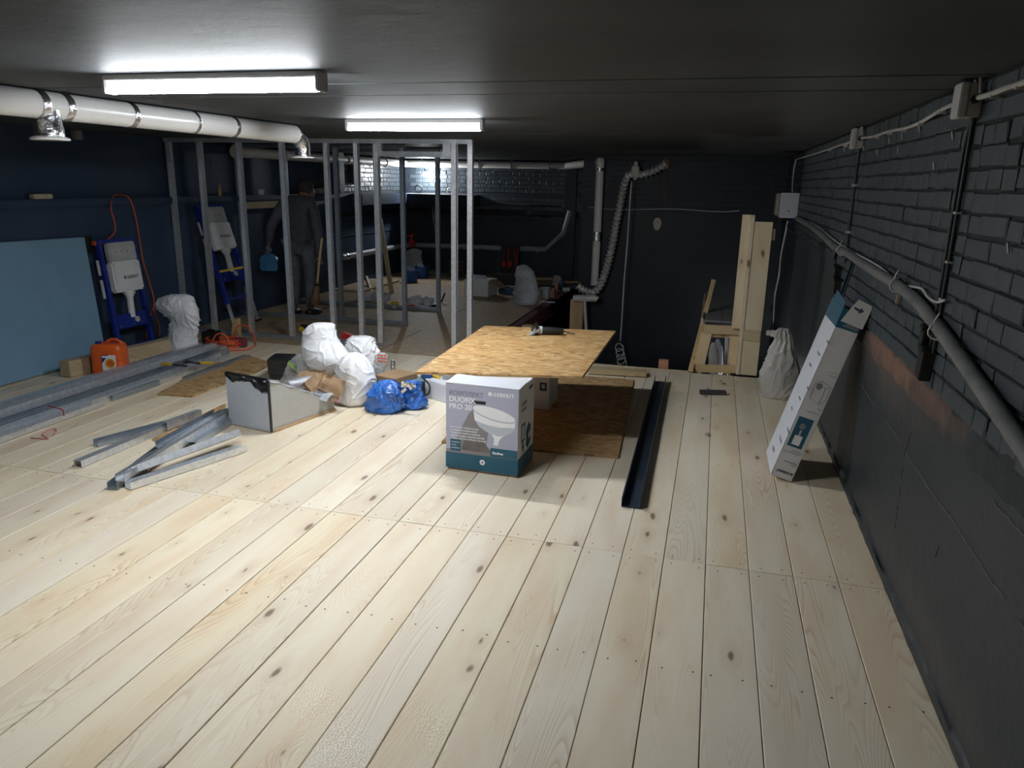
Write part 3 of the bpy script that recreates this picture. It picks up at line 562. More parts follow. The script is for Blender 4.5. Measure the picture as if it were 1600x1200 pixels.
# grey sewer pipe low round the corner
t = thing('sewer_pipe', 'grey sewer pipe running knee high round the far left corner', 'pipe', (-4, 13.4, 0))
mb = MB(); mb.tube([(WL+.08, 10.75, .50), (WL+.08, YB-.2, .50), (WL+.2, YB-.08, .50), (-2.95, YB-.08, .52), (-2.62, YB-.08, .83), (-2.52, YB-.08, 1.22)], .048, 14); obj('run', mb, 'greypipe', t, smooth='auto')
for q in [(WL+.08, 10.9, .50), (WL+.08, 11.3, .5)]:
    mb = MB(); mb.tube([V(q)-V((0, .03, 0)), V(q)+V((0, .03, 0))], .056, 14); obj('steel_collar', mb, 'chrome', t, smooth='auto')
for x in (-4.5, -3.9, -3.1):
    mb = MB(); mb.tube([(x-.02, YB-.08, .51), (x+.02, YB-.08, .51)], .058, 14); obj('collar', mb, 'greypipe', t, smooth='auto')
t = thing('valve', 'red valve on the grey sewer pipe in the far left corner', 'valve', (-5.4, 13.3, .5))
v_ = at(644, 380, Y=13.25); mb = MB(); mb.box(v_, (.10, .08, .14)); mb.tube([v_+V((0, 0, .05)), v_+V((-.01, 0, .16))], .02, 8); obj('body', mb, 'red', t, bevel=.015)
mb = MB(); mb.bar(v_+V((-.10, 0, .12)), v_+V((.05, 0, .17)), .03, .03); obj('lever', mb, 'red', t)
# elbow, pipe stub and prop posts at the end of the beam
t = thing('drain_elbow', 'beige drain pipe and elbow under the end of the red beam', 'pipe', (-1.8, 10.5, 0))
q = [at(x, y, Y=10.5) for x, y in [(896, 466), (930, 466), (936, 470), (916, 470)]]
mb = MB(); mb.tube([q[0], q[1], q[1]+V((.03, -.0, -.02))], .048, 14); obj('stub', mb, 'duct_far', t, smooth='auto')
mb = MB(); mb.tube([at(913, 466, Y=10.45), at(918, 560, Y=10.45)], .022, 10); obj('thin_pipe', mb, 'duct_far', t, smooth='auto')
mb = MB(); a = at(902, 468, Y=10.6); b = at(900, 540, Y=10.6); mb.bb(a.x-.09, a.x+.09, 10.55, 10.65, -2.8, a.z); tag(obj('prop_post', mb, 'lumber'), 'wide timber prop standing under the far end of the red beam', 'post')
mb = MB(); a = at(852, 500, Y=8.9); mb.bb(-2.22, -2.02, 8.85, 8.95, -2.8, -.02); o = tag(obj('prop_post', mb, 'lumber'), 'timber prop with a scrap of paper under the middle of the red beam', 'post')
mb = MB(); mb.bb(-2.20, -2.10, 8.843, 8.848, -.28, -.14); obj('paper_scrap', mb, 'sheetw', o)
# the red steel beam
mb = MB(); I = [(-.05, -.2), (.05, -.2), (.05, -.188), (.006, -.18), (.006, -.03), (.05, -.022), (.05, -.01), (-.05, -.01), (-.05, -.022), (-.006, -.03), (-.006, -.18), (-.05, -.188)]
mb.sect((BX-.03, YE+.02, .01), (BX-.03, YB-.35, .01), I); tag(obj('steel_beam', mb, 'redoxide'), 'red oxide steel beam along the edge of the stair opening', 'beam')

# ================================================================ THE STEEL STUD FRAME
# sections are given as thin open channels
def chan(wd, dp, t=.003, lip=.0):
    """U channel: back along x, flanges along +y"""
    a = wd/2
    if lip: return [(-a, 0), (a, 0), (a, dp), (a-lip, dp), (a-lip, dp-t), (a-t, dp-t), (a-t, t), (-a+t, t), (-a+t, dp-t), (-a+lip, dp-t), (-a+lip, dp), (-a, dp)]
    return [(-a, 0), (a, 0), (a, dp), (a-t, dp), (a-t, t), (-a+t, t), (-a+t, dp), (-a, dp)]
SF = thing('stud_frame', 'galvanised steel stud frame of a partition with a doorway, standing on the floor', 'partition frame', (-3.5, 7.2, 0))
YS = 7.06
def stud(x, y, z0=0.004, z1=CH-.004, wd=.05, dp=.05, flip=1, up=(0, 1, 0), mat='galv', name='stud'):
    mb = MB(); sec = chan(wd, dp, .003, .009); s = [(a*flip, b-dp/2) for a, b in sec]
    s = [(b*1.0, a) for a, b in s] if up == 'x' else s
    p0, p1 = V((x, y, z0)), V((x, y, z1)); k = len(s)
    vs = [(x+a, y+b, z) for z in (z0, z1) for a, b in s]
    mb.add(vs, [(i, (i+1) % k, k+(i+1) % k, k+i) for i in range(k)]+[list(range(k))[::-1], list(range(k, 2*k))])
    # stiffening grooves down the face
    for g in (-.010, .010): mb.bb(x+g-.0022, x+g+.0022, y-dp/2-.0018, y-dp/2, z0, z1)
    return obj(name, mb, mat, SF)
def track(p0, p1, down, wd=.056, h=.04, mat='galv_dark'):
    mb = MB(); s = chan(wd, h, .0025)
    if down: s = [(a, -b) for a, b in s]
    mb.sect(p0, p1, s); return obj('track', mb, mat, SF)
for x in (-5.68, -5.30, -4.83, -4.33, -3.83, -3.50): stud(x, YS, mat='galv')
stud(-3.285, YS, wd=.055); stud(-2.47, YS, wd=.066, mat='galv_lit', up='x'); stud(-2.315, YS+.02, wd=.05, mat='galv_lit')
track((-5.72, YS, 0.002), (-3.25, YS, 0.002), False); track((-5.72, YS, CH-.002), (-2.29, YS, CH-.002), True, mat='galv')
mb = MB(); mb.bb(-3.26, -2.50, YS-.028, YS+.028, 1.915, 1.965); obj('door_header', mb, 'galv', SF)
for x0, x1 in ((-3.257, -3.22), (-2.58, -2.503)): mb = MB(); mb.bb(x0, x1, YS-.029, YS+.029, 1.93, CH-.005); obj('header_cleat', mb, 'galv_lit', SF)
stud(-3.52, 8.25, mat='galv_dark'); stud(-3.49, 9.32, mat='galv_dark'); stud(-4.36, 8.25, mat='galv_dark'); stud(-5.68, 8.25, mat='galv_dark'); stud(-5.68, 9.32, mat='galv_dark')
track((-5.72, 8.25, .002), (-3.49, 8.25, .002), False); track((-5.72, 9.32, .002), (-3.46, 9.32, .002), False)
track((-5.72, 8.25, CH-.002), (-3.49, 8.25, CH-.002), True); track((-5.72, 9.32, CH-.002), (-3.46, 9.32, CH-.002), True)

# ================================================================ BAGS AND SACKS
def sack(name, label, cat, rows, Y, mat, sd=0, thick=.8, amp=.10, fold=7.0, rings=84, seg=140, parent=None, group=None, zmin=.003, pleat=0.0, sharp=1.0, yslope=0.0):
    """a filled sack: rows are (image y, left x, right x) of its outline at depth Y, made solid and creased"""
    R = []
    for y, a, b in rows:
        p, q = at(a, y, Y=Y), at(b, y, Y=Y); R.append(((p+q)/2, abs(q.x-p.x)/2))
    # smooth resample from bottom to top
    R = R[::-1]; P = spline([r[0] for r in R], 10); W = spline([V((r[1], 0, 0)) for r in R], 10); n = len(P)
    mb = MB(); vs = []; base = P[0]; H = (P[-1]-P[0]).length; Wm = max(r[1] for r in R)
    for i in range(rings+1):
        t = i/rings*(n-1); k = min(int(t), n-2); f = t-k; c = P[k].lerp(P[k+1], f); wd = max(.004, W[k].x*(1-f)+W[k+1].x*f)
        c = c+V((0, yslope*(c.z-base.z), 0))
        for j in range(seg):
            a = 2*PI*j/seg; ca, sa = math.cos(a), math.sin(a)
            d = V((ca, sa*thick, 0)); q = c+d*wd*.97
            u = V((q.x, q.y, q.z))*fold+V((sd*3.1, sd*1.7, 0))
            r3 = noise.noise(u*.5)
            w_ = V((noise.noise(u*.7), noise.noise(u*.7+V((3, 8, 1))), 0))*1.3
            n1 = noise.noise(V((u.x+w_.x, u.y, u.z*.55))); n2 = noise.noise(V((u.x*1.7-u.z*.9, u.y*1.7, u.z*1.3+u.x*.8))+w_+V((4, 1, 7))); n3 = noise.noise(u*2.7+w_)
            e = amp*Wm*1.5*((math.exp(-abs(n1)/.055)-.25)*.50+(math.exp(-abs(n2)/.05)-.25)*.38*sharp+(math.exp(-abs(n3)/.06)-.25)*.16*sharp+r3*.6+noise.noise(u*1.1)*.5)
            if pleat: e += pleat*Wm*math.sin(a*11+noise.noise(u*.4)*5)*max(0, (i/rings-.35))*1.4
            q = q+d*e; q.z += amp*Wm*.4*noise.noise(u+V((5, 5, 5))); q.z = max(q.z, zmin); vs.append(q)
    mb.add(vs, [(i*seg+j, i*seg+(j+1) % seg, (i+1)*seg+(j+1) % seg, (i+1)*seg+j) for i in range(rings) for j in range(seg)]+[list(range(seg))[::-1], [rings*seg+j for j in range(seg)]])
    o = obj(name, mb, mat, parent, smooth=True)
    if parent is None: tag(o, label, cat, group)
    return o
sack('sack', 'white woven sack leaning, half empty, beside the orange canister and timber beam', 'sack',
     [(460, 278, 288), (463, 252, 296), (470, 244, 303), (482, 243, 309), (492, 255, 311), (503, 268, 311), (516, 268, 309), (530, 262, 308), (545, 252, 310), (556, 248, 300)], 6.2, 'bag', 1, .42, .16, 6)
sack('sack', 'big bulging white sack lying on top of the rubbish heap', 'sack',
     [(505, 503, 512), (507, 488, 523), (515, 476, 524), (528, 472, 528), (545, 471, 540), (560, 476, 547), (573, 484, 538), (586, 494, 520), (591, 500, 512)], 5.15, 'bag', 2, .72, .10, 5)
s_ = sack('sack', 'white tied sack standing under the rubbish heap, its knot to the right', 'sack',
     [(552, 545, 560), (558, 535, 572), (570, 527, 580), (584, 524, 585), (600, 526, 586), (616, 524, 583), (628, 526, 574), (635, 534, 560)], 5.06, 'bag', 3, .75, .10, 6, pleat=.05)
sack('sack', 'crumpled white sack at the back right of the rubbish heap', 'sack',
     [(525, 552, 578), (530, 546, 587), (540, 540, 592), (552, 541, 596), (565, 547, 596), (578, 552, 592), (592, 556, 585), (600, 560, 580)], 5.5, 'bag', 4, .7, .16, 8)
print_bag = sack('shopping_bag', 'thin white bag with a yellow printed mark leaning left of the big sack', 'bag',
     [(553, 466, 474), (560, 456, 486), (572, 448, 492), (585, 441, 494), (598, 436, 490), (606, 434, 480)], 5.3, 'film', 5, .5, .10, 6)
o = sack('shopping_bag', 'crumpled clear bag with orange print behind the brown carton', 'bag',
     [(551, 592, 602), (556, 586, 606), (566, 584, 606), (576, 580, 602), (588, 577, 596), (596, 578, 590)], 5.45, 'film', 6, .6, .15, 9)
mb = MB(); c = at(597, 560, Y=5.36)
for k in range(9): mb.box(c+V(((k % 3-1)*.028, -.004*(k % 2), (k//3-1)*.026)), (.022, .004, .012), Matrix.Rotation(.4*(k % 3-1), 3, 'Y'))
obj('orange_print', mb, 'cord', o)
sack('rubbish_bag', 'shiny blue bin bag standing in front of the brown carton', 'bag',
     [(594, 596, 616), (598, 590, 622), (606, 582, 628), (616, 578, 631), (626, 577, 632), (636, 574, 629), (643, 575, 620), (646, 582, 608)], 4.98, 'bag_blue', 7, .75, .17, 11, sharp=1.4)
sack('rubbish_bag', 'smaller slumped blue bin bag at the right of the standing one', 'bag',
     [(595, 636, 654), (599, 630, 658), (607, 628, 659), (617, 628, 661), (624, 628, 666), (631, 626, 667), (636, 626, 660), (638, 630, 650)], 5.12, 'bag_blue', 8, .7, .20, 12, sharp=1.4)
mb = MB(); c = at(641, 606, Y=4.95)
for k in range(8): mb.box(c+V((rb.uniform(-.05, .03), rb.uniform(-.02, 0), rb.uniform(-.04, .04))), (.05, .006, .022), Matrix.Rotation(rb.uniform(-1, 1), 3, 'Y'))
tag(obj('candy_wrapper', mb, 'chrome'), 'torn shiny wrapper scraps stuffed in the mouth of the smaller blue bag', 'wrapper', kind='stuff')
sack('sack', 'cream plastic bag tied at the top standing by the right wall behind the long carton', 'sack',
     [(513, 1222, 1227), (518, 1217, 1231), (526, 1214, 1234), (532, 1214, 1236), (545, 1205, 1240), (560, 1197, 1246), (577, 1187, 1252), (590, 1184, 1254), (605, 1186, 1254), (615, 1188, 1252), (622, 1192, 1246)], 6.35, 'bag_cream', 9, .55, .10, 6, pleat=.10)
sack('sack', 'dusty grey sack standing upright in the back room by the red beam', 'sack',
     [(414, 813, 824), (420, 806, 832), (430, 804, 839), (438, 806, 841), (446, 803, 841), (456, 802, 842), (466, 802, 840), (475, 803, 837)], 10.35, 'bag_grey', 10, .6, .16, 4.5)
sack('sack', 'large grey sack slumped behind the blue buckets in the far left corner', 'sack',
     [(388, 644, 652), (392, 636, 658), (402, 629, 659), (415, 627, 661), (428, 627, 661), (440, 628, 658)], 13.05, 'bag_grey', 11, .4, .14, 3.0)
for i, (x0, x1, yt, yb, Y_) in enumerate([(1107, 1124, 535, 585, 8.2), (1114, 1130, 530, 585, 8.7)]):
    r0 = [(yt, x0+5, x1-6), (yt+6, x0+2, x1-3), (yt+18, x0, x1), (yb-8, x0, x1), (yb, x0+2, x1-2)]
    o = sack('sack', ['pale sack seen through the opening of the wooden guard, the nearer one', 'grey sack seen through the opening of the wooden guard, the one behind'][i], 'sack', r0, Y_, ['bag_cream', 'bag_grey'][i], 12+i, .6, .12, 6, rings=30, seg=50, zmin=-2)
mb = MB(); mb.tube([at(1136, 524, Y=8.5), at(1133, 600, Y=8.5)], .022, 12); tag(obj('plastic_pipe', mb, 'duct'), 'upright white pipe seen through the opening of the wooden guard', 'pipe')
mb = MB(); mb.bb(-.1, .75, 8.0, 9.2, -.62, -.58); [mb.bb(x-.03, x+.03, y-.03, y+.03, -.95, -.6) for x in (-.05, .7) for y in (8.05, 9.15)]; tag(obj('trestle', mb, 'lumber_x'), 'low timber trestle on the stair landing carrying sacks', 'trestle')

# ================================================================ RUBBISH HEAP
t = thing('duct_box', 'torn open white sheet metal box with black film hanging over its rim', 'box', (-3.0, 4.5, 0), .0)
P1, P2, P3 = at(360, 663), at(424, 677), at(523, 641); P1 = P1+(P1-P2)*.02; up = V((0, 0, 1))
h1 = at(354, 582, Y=P1.y).z; h2 = at(418, 594, Y=P2.y).z; h3 = at(521, 624, Y=P3.y).z
dirB = (P3-P2).normalized(); nb = V((dirB.y, -dirB.x, 0)); P0 = P1+dirB*.55
def panel(a, b, ha, hb, th, mat, nm, wave=0.0, z0=.004):
    a, b = V(a), V(b); t_ = (b-a).normalized(); n_ = V((-t_.y, t_.x, 0)); mb = MB(); K = 12; vs = []
    for i in range(K+1):
        p = a.lerp(b, i/K); h = ha+(hb-ha)*i/K+(noise.noise(V((i*.8, ha*9, 1)))*wave if wave else 0)
        wv = n_*noise.noise(V((i*.5, 7, ha)))*wave*.6
        vs += [p+up*z0, p+up*h+wv, p+n_*th+up*h+wv, p+n_*th+up*z0]
    mb.add(vs, [(i*4+j, (i+1)*4+j, (i+1)*4+(j+1) % 4, i*4+(j+1) % 4) for i in range(K) for j in range(4)]+[(0, 1, 2, 3), (K*4+3, K*4+2, K*4+1, K*4)])
    return obj(nm, mb, mat, t)
panel(P1, P2, h1, h2, .008, 'sheetw', 'front_panel')
panel(P2+dirB*.004, P3, h2, h3, .008, 'sheetg', 'side_panel', .010)
panel(P1+dirB*.01, P0, h1*.95, h1*.35, .008, 'sheetg', 'far_panel', .012)
mb = MB(); mb.add([P1, P2, P3, P0, P1+up*.008, P2+up*.008, P3+up*.008, P0+up*.008], [(0, 3, 2, 1), (4, 5, 6, 7), (0, 1, 5, 4), (1, 2, 6, 5), (2, 3, 7, 6), (3, 0, 4, 7)]); obj('bottom_panel', mb, 'cardboard', t)
def drape(a, b, za, zb, low, nm, mat, sd, off=.006, side=-1):
    """film folded over an edge: torn lower hem"""
    a, b = V(a), V(b); t_ = (b-a).normalized(); n_ = V((t_.y, -t_.x, 0))*1; mb = MB(); K = 40; vs = []
    for i in range(K+1):
        f = i/K; p = a.lerp(b, f); z = za+(zb-za)*f; l = low(f)*(1+.35*noise.noise(V((f*9, sd, 0))))
        for j in range(6):
            g = j/5; q = p+up*(z+.006-l*g)+n_*(off+.006*noise.noise(V((f*8, g*3, sd)))*2); vs.append(q)
        vs.append(p-n_*.02+up*(z+.004)); vs.append(p-n_*.022+up*(z-.05))
    mb.add(vs, [(i*8+j, (i+1)*8+j, (i+1)*8+j+1, i*8+j+1) for i in range(K) for j in (0, 1, 2, 3, 4)]+[(i*8, i*8+6, (i+1)*8+6, (i+1)*8) for i in range(K)]+[(i*8+6, i*8+7, (i+1)*8+7, (i+1)*8+6) for i in range(K)])
    return obj(nm, mb, mat, t, smooth=True)
drape(P1, P2, h1, h2, lambda f: .03+.055*f+.02*math.sin(f*9), 'black_film', 'blackfilm', 2)
drape(P2+dirB*.0, P3, h2, h3, lambda f: .012, 'torn_rim', 'sheetw', 5, .003)
mb = MB(); mb.bar(P2+nb*.004+up*.01, P2+nb*.004+up*(h2), .014, .012, nb); obj('corner_fold', mb, 'blackfilm', t)
mb = MB(); mb.bar(P2+nb*.008+dirB*.03+up*.012, P3+nb*.008+up*.012, .006, .018); obj('bottom_fold', mb, 'edge', t)
# black boxy roll behind
a = at(437, 578, Y=5.55); mb = MB(); mb.box((a.x, 5.6, .12), (.20, .22, .15), Matrix.Rotation(.25, 3, 'Z')); mb.box((a.x, 5.6, .03), (.16, .2, .05)); tag(obj('black_case', mb, 'blackfilm', bevel=.012), 'small black film wrapped case behind the torn white box', 'case')
# contents: cardboard pieces, foil duct scrap, papers
def flap(name, label, cat, c, d, rot, mat, cr=.02, grp=None, parent=None):
    R = rot; mb = MB(); K = 8; vs = []
    for s_ in (0, 1):
        for i in range(K+1):
            for j in range(K+1):
                x, y = (i/K-.5)*d[0], (j/K-.5)*d[1]; z = d[2]*(s_-.5)+noise.noise(V((x*14+c[0]*5, y*14, c[1])))*cr; vs.append(V(c)+R @ V((x, y, z)))
    n1 = (K+1)**2; f = lambda s_, i, j: s_*n1+i*(K+1)+j; fs = []
    for i in range(K):
        for j in range(K): fs += [(f(0, i, j), f(0, i, j+1), f(0, i+1, j+1), f(0, i+1, j)), (f(1, i, j), f(1, i+1, j), f(1, i+1, j+1), f(1, i, j+1))]
        fs += [(f(0, i, 0), f(0, i+1, 0), f(1, i+1, 0), f(1, i, 0)), (f(0, i, K), f(1, i, K), f(1, i+1, K), f(0, i+1, K)), (f(0, 0, i), f(1, 0, i), f(1, 0, i+1), f(0, 0, i+1)), (f(0, K, i), f(0, K, i+1), f(1, K, i+1), f(1, K, i))]
    mb.add(vs, fs); o = obj(name, mb, mat, parent)
    return tag(o, label, cat, grp) if parent is None else o
from mathutils import Euler
E3 = lambda a, b, c: Euler((a, b, c)).to_matrix()
flap('cardboard_piece', 'bent brown cardboard piece sticking up between the big sack and the torn box', 'cardboard', at(487, 590, Y=4.98), (.22, .15, .006), E3(.7, -.2, .2), 'cardboard')
flap('cardboard_piece', 'crumpled brown cardboard piece in front of the tied white sack', 'cardboard', at(518, 602, Y=4.82), (.17, .13, .05), E3(1.2, .5, .5), 'cardboard', .05)
flap('cardboard_piece', 'dark folded cardboard between the torn box and the big sack', 'cardboard', at(492, 604, Y=4.88), (.15, .12, .03), E3(.5, .9, .2), 'cardboard', .03)
mb = MB(); a, b = at(448, 604, Y=4.75), at(486, 596, Y=4.95); mb.tube([a, a.lerp(b, .3), a.lerp(b, .6), b], [.05, .046, .05, .045], 14); tag(obj('duct_offcut', mb, 'galv_lit', smooth='auto'), 'short grey duct offcut inside the torn white box', 'duct')
flap('paper_scrap', 'crumpled white paper inside the right end of the torn box', 'paper', at(505, 618, Y=4.75), (.14, .08, .01), E3(.6, .2, -.3), 'sheetw', .03)
flap('paper_scrap', 'crumpled paper with a pink print at the foot of the tied sack', 'paper', at(524, 620, Y=4.85), (.07, .08, .01), E3(1.0, .3, .6), plain('pink_paper', (.62, .25, .27), .7, col2=(.7, .66, .62), scale=30), .03)
flap('yellow_print', None, None, at(457, 571, Y=5.13), (.085, .035, .003), E3(1.45, .62, .0), plain('yellow_green_print', (.72, .70, .05), .5, col2=(.05, .35, .25), scale=40), .004, None, print_bag)
# brown carton on teal carton
t = thing('carton', 'flat brown carton with a white label lying on the teal carton', 'carton', (-2.65, 5.35, .14), -.25)
c_ = at(617, 585, Y=5.35); mb = MB(); mb.box((c_.x, 5.38, .165), (.22, .26, .045), Matrix.Rotation(-.35, 3, 'Z')); obj('body', mb, 'cardboard', t, bevel=.003)
mb = MB(); mb.box((c_.x-.045-.012, 5.38-.122+.010, .165), (.075, .004, .032), Matrix.Rotation(-.35, 3, 'Z')); obj('label', mb, 'sheetw', t)
t = thing('carton', 'teal printed carton lying open under the flat brown carton', 'carton', (-2.55, 5.4, 0), -.3)
c_ = at(635, 592, Y=5.35); mb = MB(); mb.box((c_.x-.06, 5.42, .07), (.34, .30, .13), Matrix.Rotation(-.3, 3, 'Z')); obj('body', mb, 'teal', t, bevel=.003)
mb = MB(); mb.box((c_.x+.12, 5.30, .08), (.01, .16, .11), Matrix.Rotation(-.3, 3, 'Z')); obj('open_end', mb, 'dk', t)
c_ = at(614, 570, Y=5.5); mb = MB(); mb.lathe([(.020, -.035), (.020, .03), (.014, .038), (.014, .045)], (c_.x, 5.5, .22), n=14); tag(obj('jar', mb, 'chrome', smooth='auto'), 'small shiny metal tube standing on the flat brown carton', 'jar')
# white box with clutter
t = thing('tool_crate', 'white open crate filled with clutter between the blue bags and the lilac carton', 'crate', (-2.0, 5.35, 0))
a, b = at(664, 620), at(712, 636); hh = at(664, 592, Y=a.y).z
mb = MB(); mb.add([a, b, b+V((.10, .42, 0)), a+V((.10, .42, 0))]+[q+up*hh for q in (a, b, b+V((.10, .42, 0)), a+V((.10, .42, 0)))], [(0, 3, 2, 1), (4, 5, 6, 7), (0, 1, 5, 4), (1, 2, 6, 5), (2, 3, 7, 6), (3, 0, 4, 7)]); obj('body', mb, 'cartonw', t, bevel=.004)
for k, (px, py, mt, s) in enumerate([(668, 588, 'bucket', .05), (664, 592, 'yellow', .03), (674, 592, 'dk', .05), (682, 588, 'yellow', .035), (680, 592, 'red', .025), (688, 592, 'lgrey', .06), (700, 592, 'lgrey', .06), (696, 588, 'white', .05)]):
    c_ = at(px, py, Y=5.5); mb = MB(); mb.box((c_.x, 5.5+.04*(k % 3), hh+s*.3), (s*1.6, s*1.8, s*.8), E3(.2*k, .3, .7*k)); obj('clutter', mb, mt, t, bevel=.006)
mb = MB(); c_ = at(662, 606, Y=5.4); mb.tube(spline([(c_.x, 5.4, .02), (c_.x+.05, 5.38, .05), (c_.x+.055, 5.38, .12), (c_.x-.02, 5.4, .18)], 6), .007, 6); tag(obj('black_strap', mb, 'dk'), 'black strap loop behind the smaller blue bag', 'strap')

# ================================================================ OSB TABLE, CARTONS, FLOOR SHEET
def geb(name, label, w_, d_, h_, rz, loc, full=True):
    """carton with lilac front, white top and sides, teal foot band"""
    t = thing(name, label, 'carton', loc, rz); Mx = wm(t); X, Yv, O = Mx.to_3x3() @ V((1, 0, 0)), Mx.to_3x3() @ V((0, 1, 0)), V(loc)
    pt = lambda x, y, z: O+X*x+Yv*y+V((0, 0, z)); hb = h_*.21
    def bx(nm, x0, x1, y0, y1, z0, z1, mat, bev=0):
        mb = MB(); mb.hexa([pt(x0, y0, z0), pt(x1, y0, z0), pt(x1, y1, z0), pt(x0, y1, z0), pt(x0, y0, z1), pt(x1, y0, z1), pt(x1, y1, z1), pt(x0, y1, z1)]); return obj(nm, mb, mat, t, bevel=bev)
    bx('body', 0, w_, 0, d_, .012, h_, 'cartong', .003); bx('base_pallet', .01, w_-.005, .01, d_, 0, .012, 'cardboard')
    bx('teal_band', -.0012, w_+.0012, -.0012, d_, .014, hb, 'teal')
    a = V((0, 0, 1))
    F = frame(pt(0, -.0012, 0), X, a); Sd = frame(pt(w_+.0012, 0, 0), Yv, a)   # print faces: front, right
    def poly(M4, pts, mat, lift=.0, nm='print'):
        mb = MB(); mb.prism(pts, M4 @ Matrix.Translation((0, 0, lift)), .0004); return obj(nm, mb, mat, t)
    return t, pt, F, Sd, poly, bx, hb, X, Yv
t, pt, F, Sd, poly, bx, hb, X_, Y_ = geb('toilet_kit_carton', 'lilac and teal carton printed with a toilet bowl under the near table corner', .455, .33, .545, math.atan2(-.02, .46), (-1.46, 4.01, .002))
W_, H_ = .455, .545
poly(F, [(0.002, hb+.022), (W_-.002, hb+.022), (W_-.002, H_-.004), (0.002, H_-.004)], 'lilac', 0, 'front_print')
poly(F, [(0.002, hb), (W_-.002, hb), (W_-.002, hb+.022), (0.002, hb+.022)], 'lilac_dk', 0.0002, 'floor_print')
poly(F, [(.03, hb+.022), (.25, hb+.022), (.28, hb+.20), (.20, hb+.30), (.15, hb+.26)], 'lilac_dk', .0005, 'shade_print')
poly(F, [(.10, hb+.022), (.30, hb+.022), (.23, hb+.10), (.12, hb+.09)], 'pshadow', .0008, 'shade_print')
# toilet bowl print
def ell(cx, cz, rx, rz, a0=0, a1=2*PI, n=28, tilt=0): return [(cx+rx*math.cos(a0+(a1-a0)*i/n)*math.cos(tilt)-rz*math.sin(a0+(a1-a0)*i/n)*math.sin(tilt), cz+rx*math.cos(a0+(a1-a0)*i/n)*math.sin(tilt)+rz*math.sin(a0+(a1-a0)*i/n)*math.cos(tilt)) for i in range(n)]
poly(F, [(.177, .395), (.184, .337), (.212, .298), (.247, .277), (.290, .258), (.308, .232), (.303, .19), (.331, .19), (.342, .228), (.366, .254), (.408, .276), (.433, .311), (.438, .356), (.36, .36), (.22, .40)], 'printwhite', .0012, 'bowl_print')
poly(F, [(.186, .332), (.26, .312), (.34, .304), (.43, .312), (.408, .279), (.366, .257), (.33, .248), (.29, .260), (.247, .279), (.212, .300)], 'sheetw', .0016, 'bowl_shade_print')
poly(F, ell(.306, .378, .134, .036, tilt=-.20), 'sheetw', .0020, 'lid_print')
poly(F, ell(.305, .385, .133, .034, tilt=-.20), 'printwhite', .0024, 'lid_print')
bx('hand_hole', .17, .255, -.004, .002, .432, .456, 'dk', .004)
text('КОМПЛЕКТ', .038, F @ Matrix.Translation((.022, .475, .0015)), 'greyink', t, bold=.0006)
text('DUOFIX', .045, F @ Matrix.Translation((.022, .435, .0026)), 'printwhite', t, bold=.001)
text('PRO 20', .045, F @ Matrix.Translation((.022, .392, .0026)), 'printwhite', t, bold=.001)
poly(F, [(.268, .492), (.290, .492), (.290, .514), (.268, .514)], 'printwhite', .0015, 'emblem')
text('GEBERIT', .029, F @ Matrix.Translation((.297, .493, .0015)), 'printwhite', t, bold=.0010, wide=1.22)
for i, s in enumerate(['Монтажный элемент Duofix', 'с клавишей смыва Delta25', 'Подвесной унитаз и сиденье', 'звукоизоляция, шпильки, крепёж', 'с микролифтом и лёгкой очисткой']):
    text(s, .0135, F @ Matrix.Translation((.03, .272-i*.0175, .0028)), 'printwhite', t, bold=.0003)
poly(F, [(.03, .125), (.095, .125), (.095, .20), (.03, .20)], 'teal', .002, 'badge')
for i, s in enumerate(['Гарантия', '10 лет', 'качества']): text(s, .0115, F @ Matrix.Translation((.037, .178-i*.018, .0026)), 'printwhite', t)
poly(F, [(.285, .118), (W_-.002, .118), (W_-.002, .172), (.285, .172)], 'teal', .002, 'badge')
text('Rimfree', .021, F @ Matrix.Translation((.298, .135, .0026)), 'printwhite', t, bold=.0008)
poly(F, ell(.235, .072, .017, .017), 'printwhite', .0015, 'seal'); poly(F, ell(.235, .072, .007, .007, n=14), 'greyink', .0022, 'seal_mark')
text('GEBERIT', .024, Sd @ Matrix.Translation((.20, .495, .001)), 'printink', t, bold=.0006)
text('DUOFIX', .030, Sd @ Matrix.Translation((.05, .425, .001)), 'greyink', t, bold=.0006); text('PRO 20', .030, Sd @ Matrix.Translation((.05, .390, .001)), 'greyink', t, bold=.0006)
for a in [(.06, .30, .075, .012), (.06, .20, .012, .10), (.123, .20, .012, .10), (.06, .20, .075, .012), (.085, .135, .010, .07), (.105, .135, .010, .05), (.07, .165, .05, .01)]:
    poly(Sd, [(a[0], a[1]), (a[0]+a[2], a[1]), (a[0]+a[2], a[1]+a[3]), (a[0], a[1]+a[3])], 'printink', .0006, 'icon')
poly(Sd, [(.165, .15), (.20, .125), (.255, .16), (.255, .26), (.215, .29), (.165, .25)], 'teal', .0006, 'icon'); poly(Sd, [(.205, .18), (.24, .20), (.24, .23), (.205, .21)], 'printwhite', .0012, 'icon')
mb = MB(); mb.add([pt(0, -.001, H_), pt(W_, -.001, H_), pt(W_, .16, H_+.002), pt(0, .16, H_+.010), pt(0, -.001, H_+.003), pt(W_, -.001, H_+.003), pt(W_, .16, H_+.006), pt(0.02, .16, H_+.016)], [(0, 3, 2, 1), (4, 5, 6, 7), (0, 1, 5, 4), (1, 2, 6, 5), (2, 3, 7, 6), (3, 0, 4, 7)]); obj('top_flap', mb, 'cartonw', t)
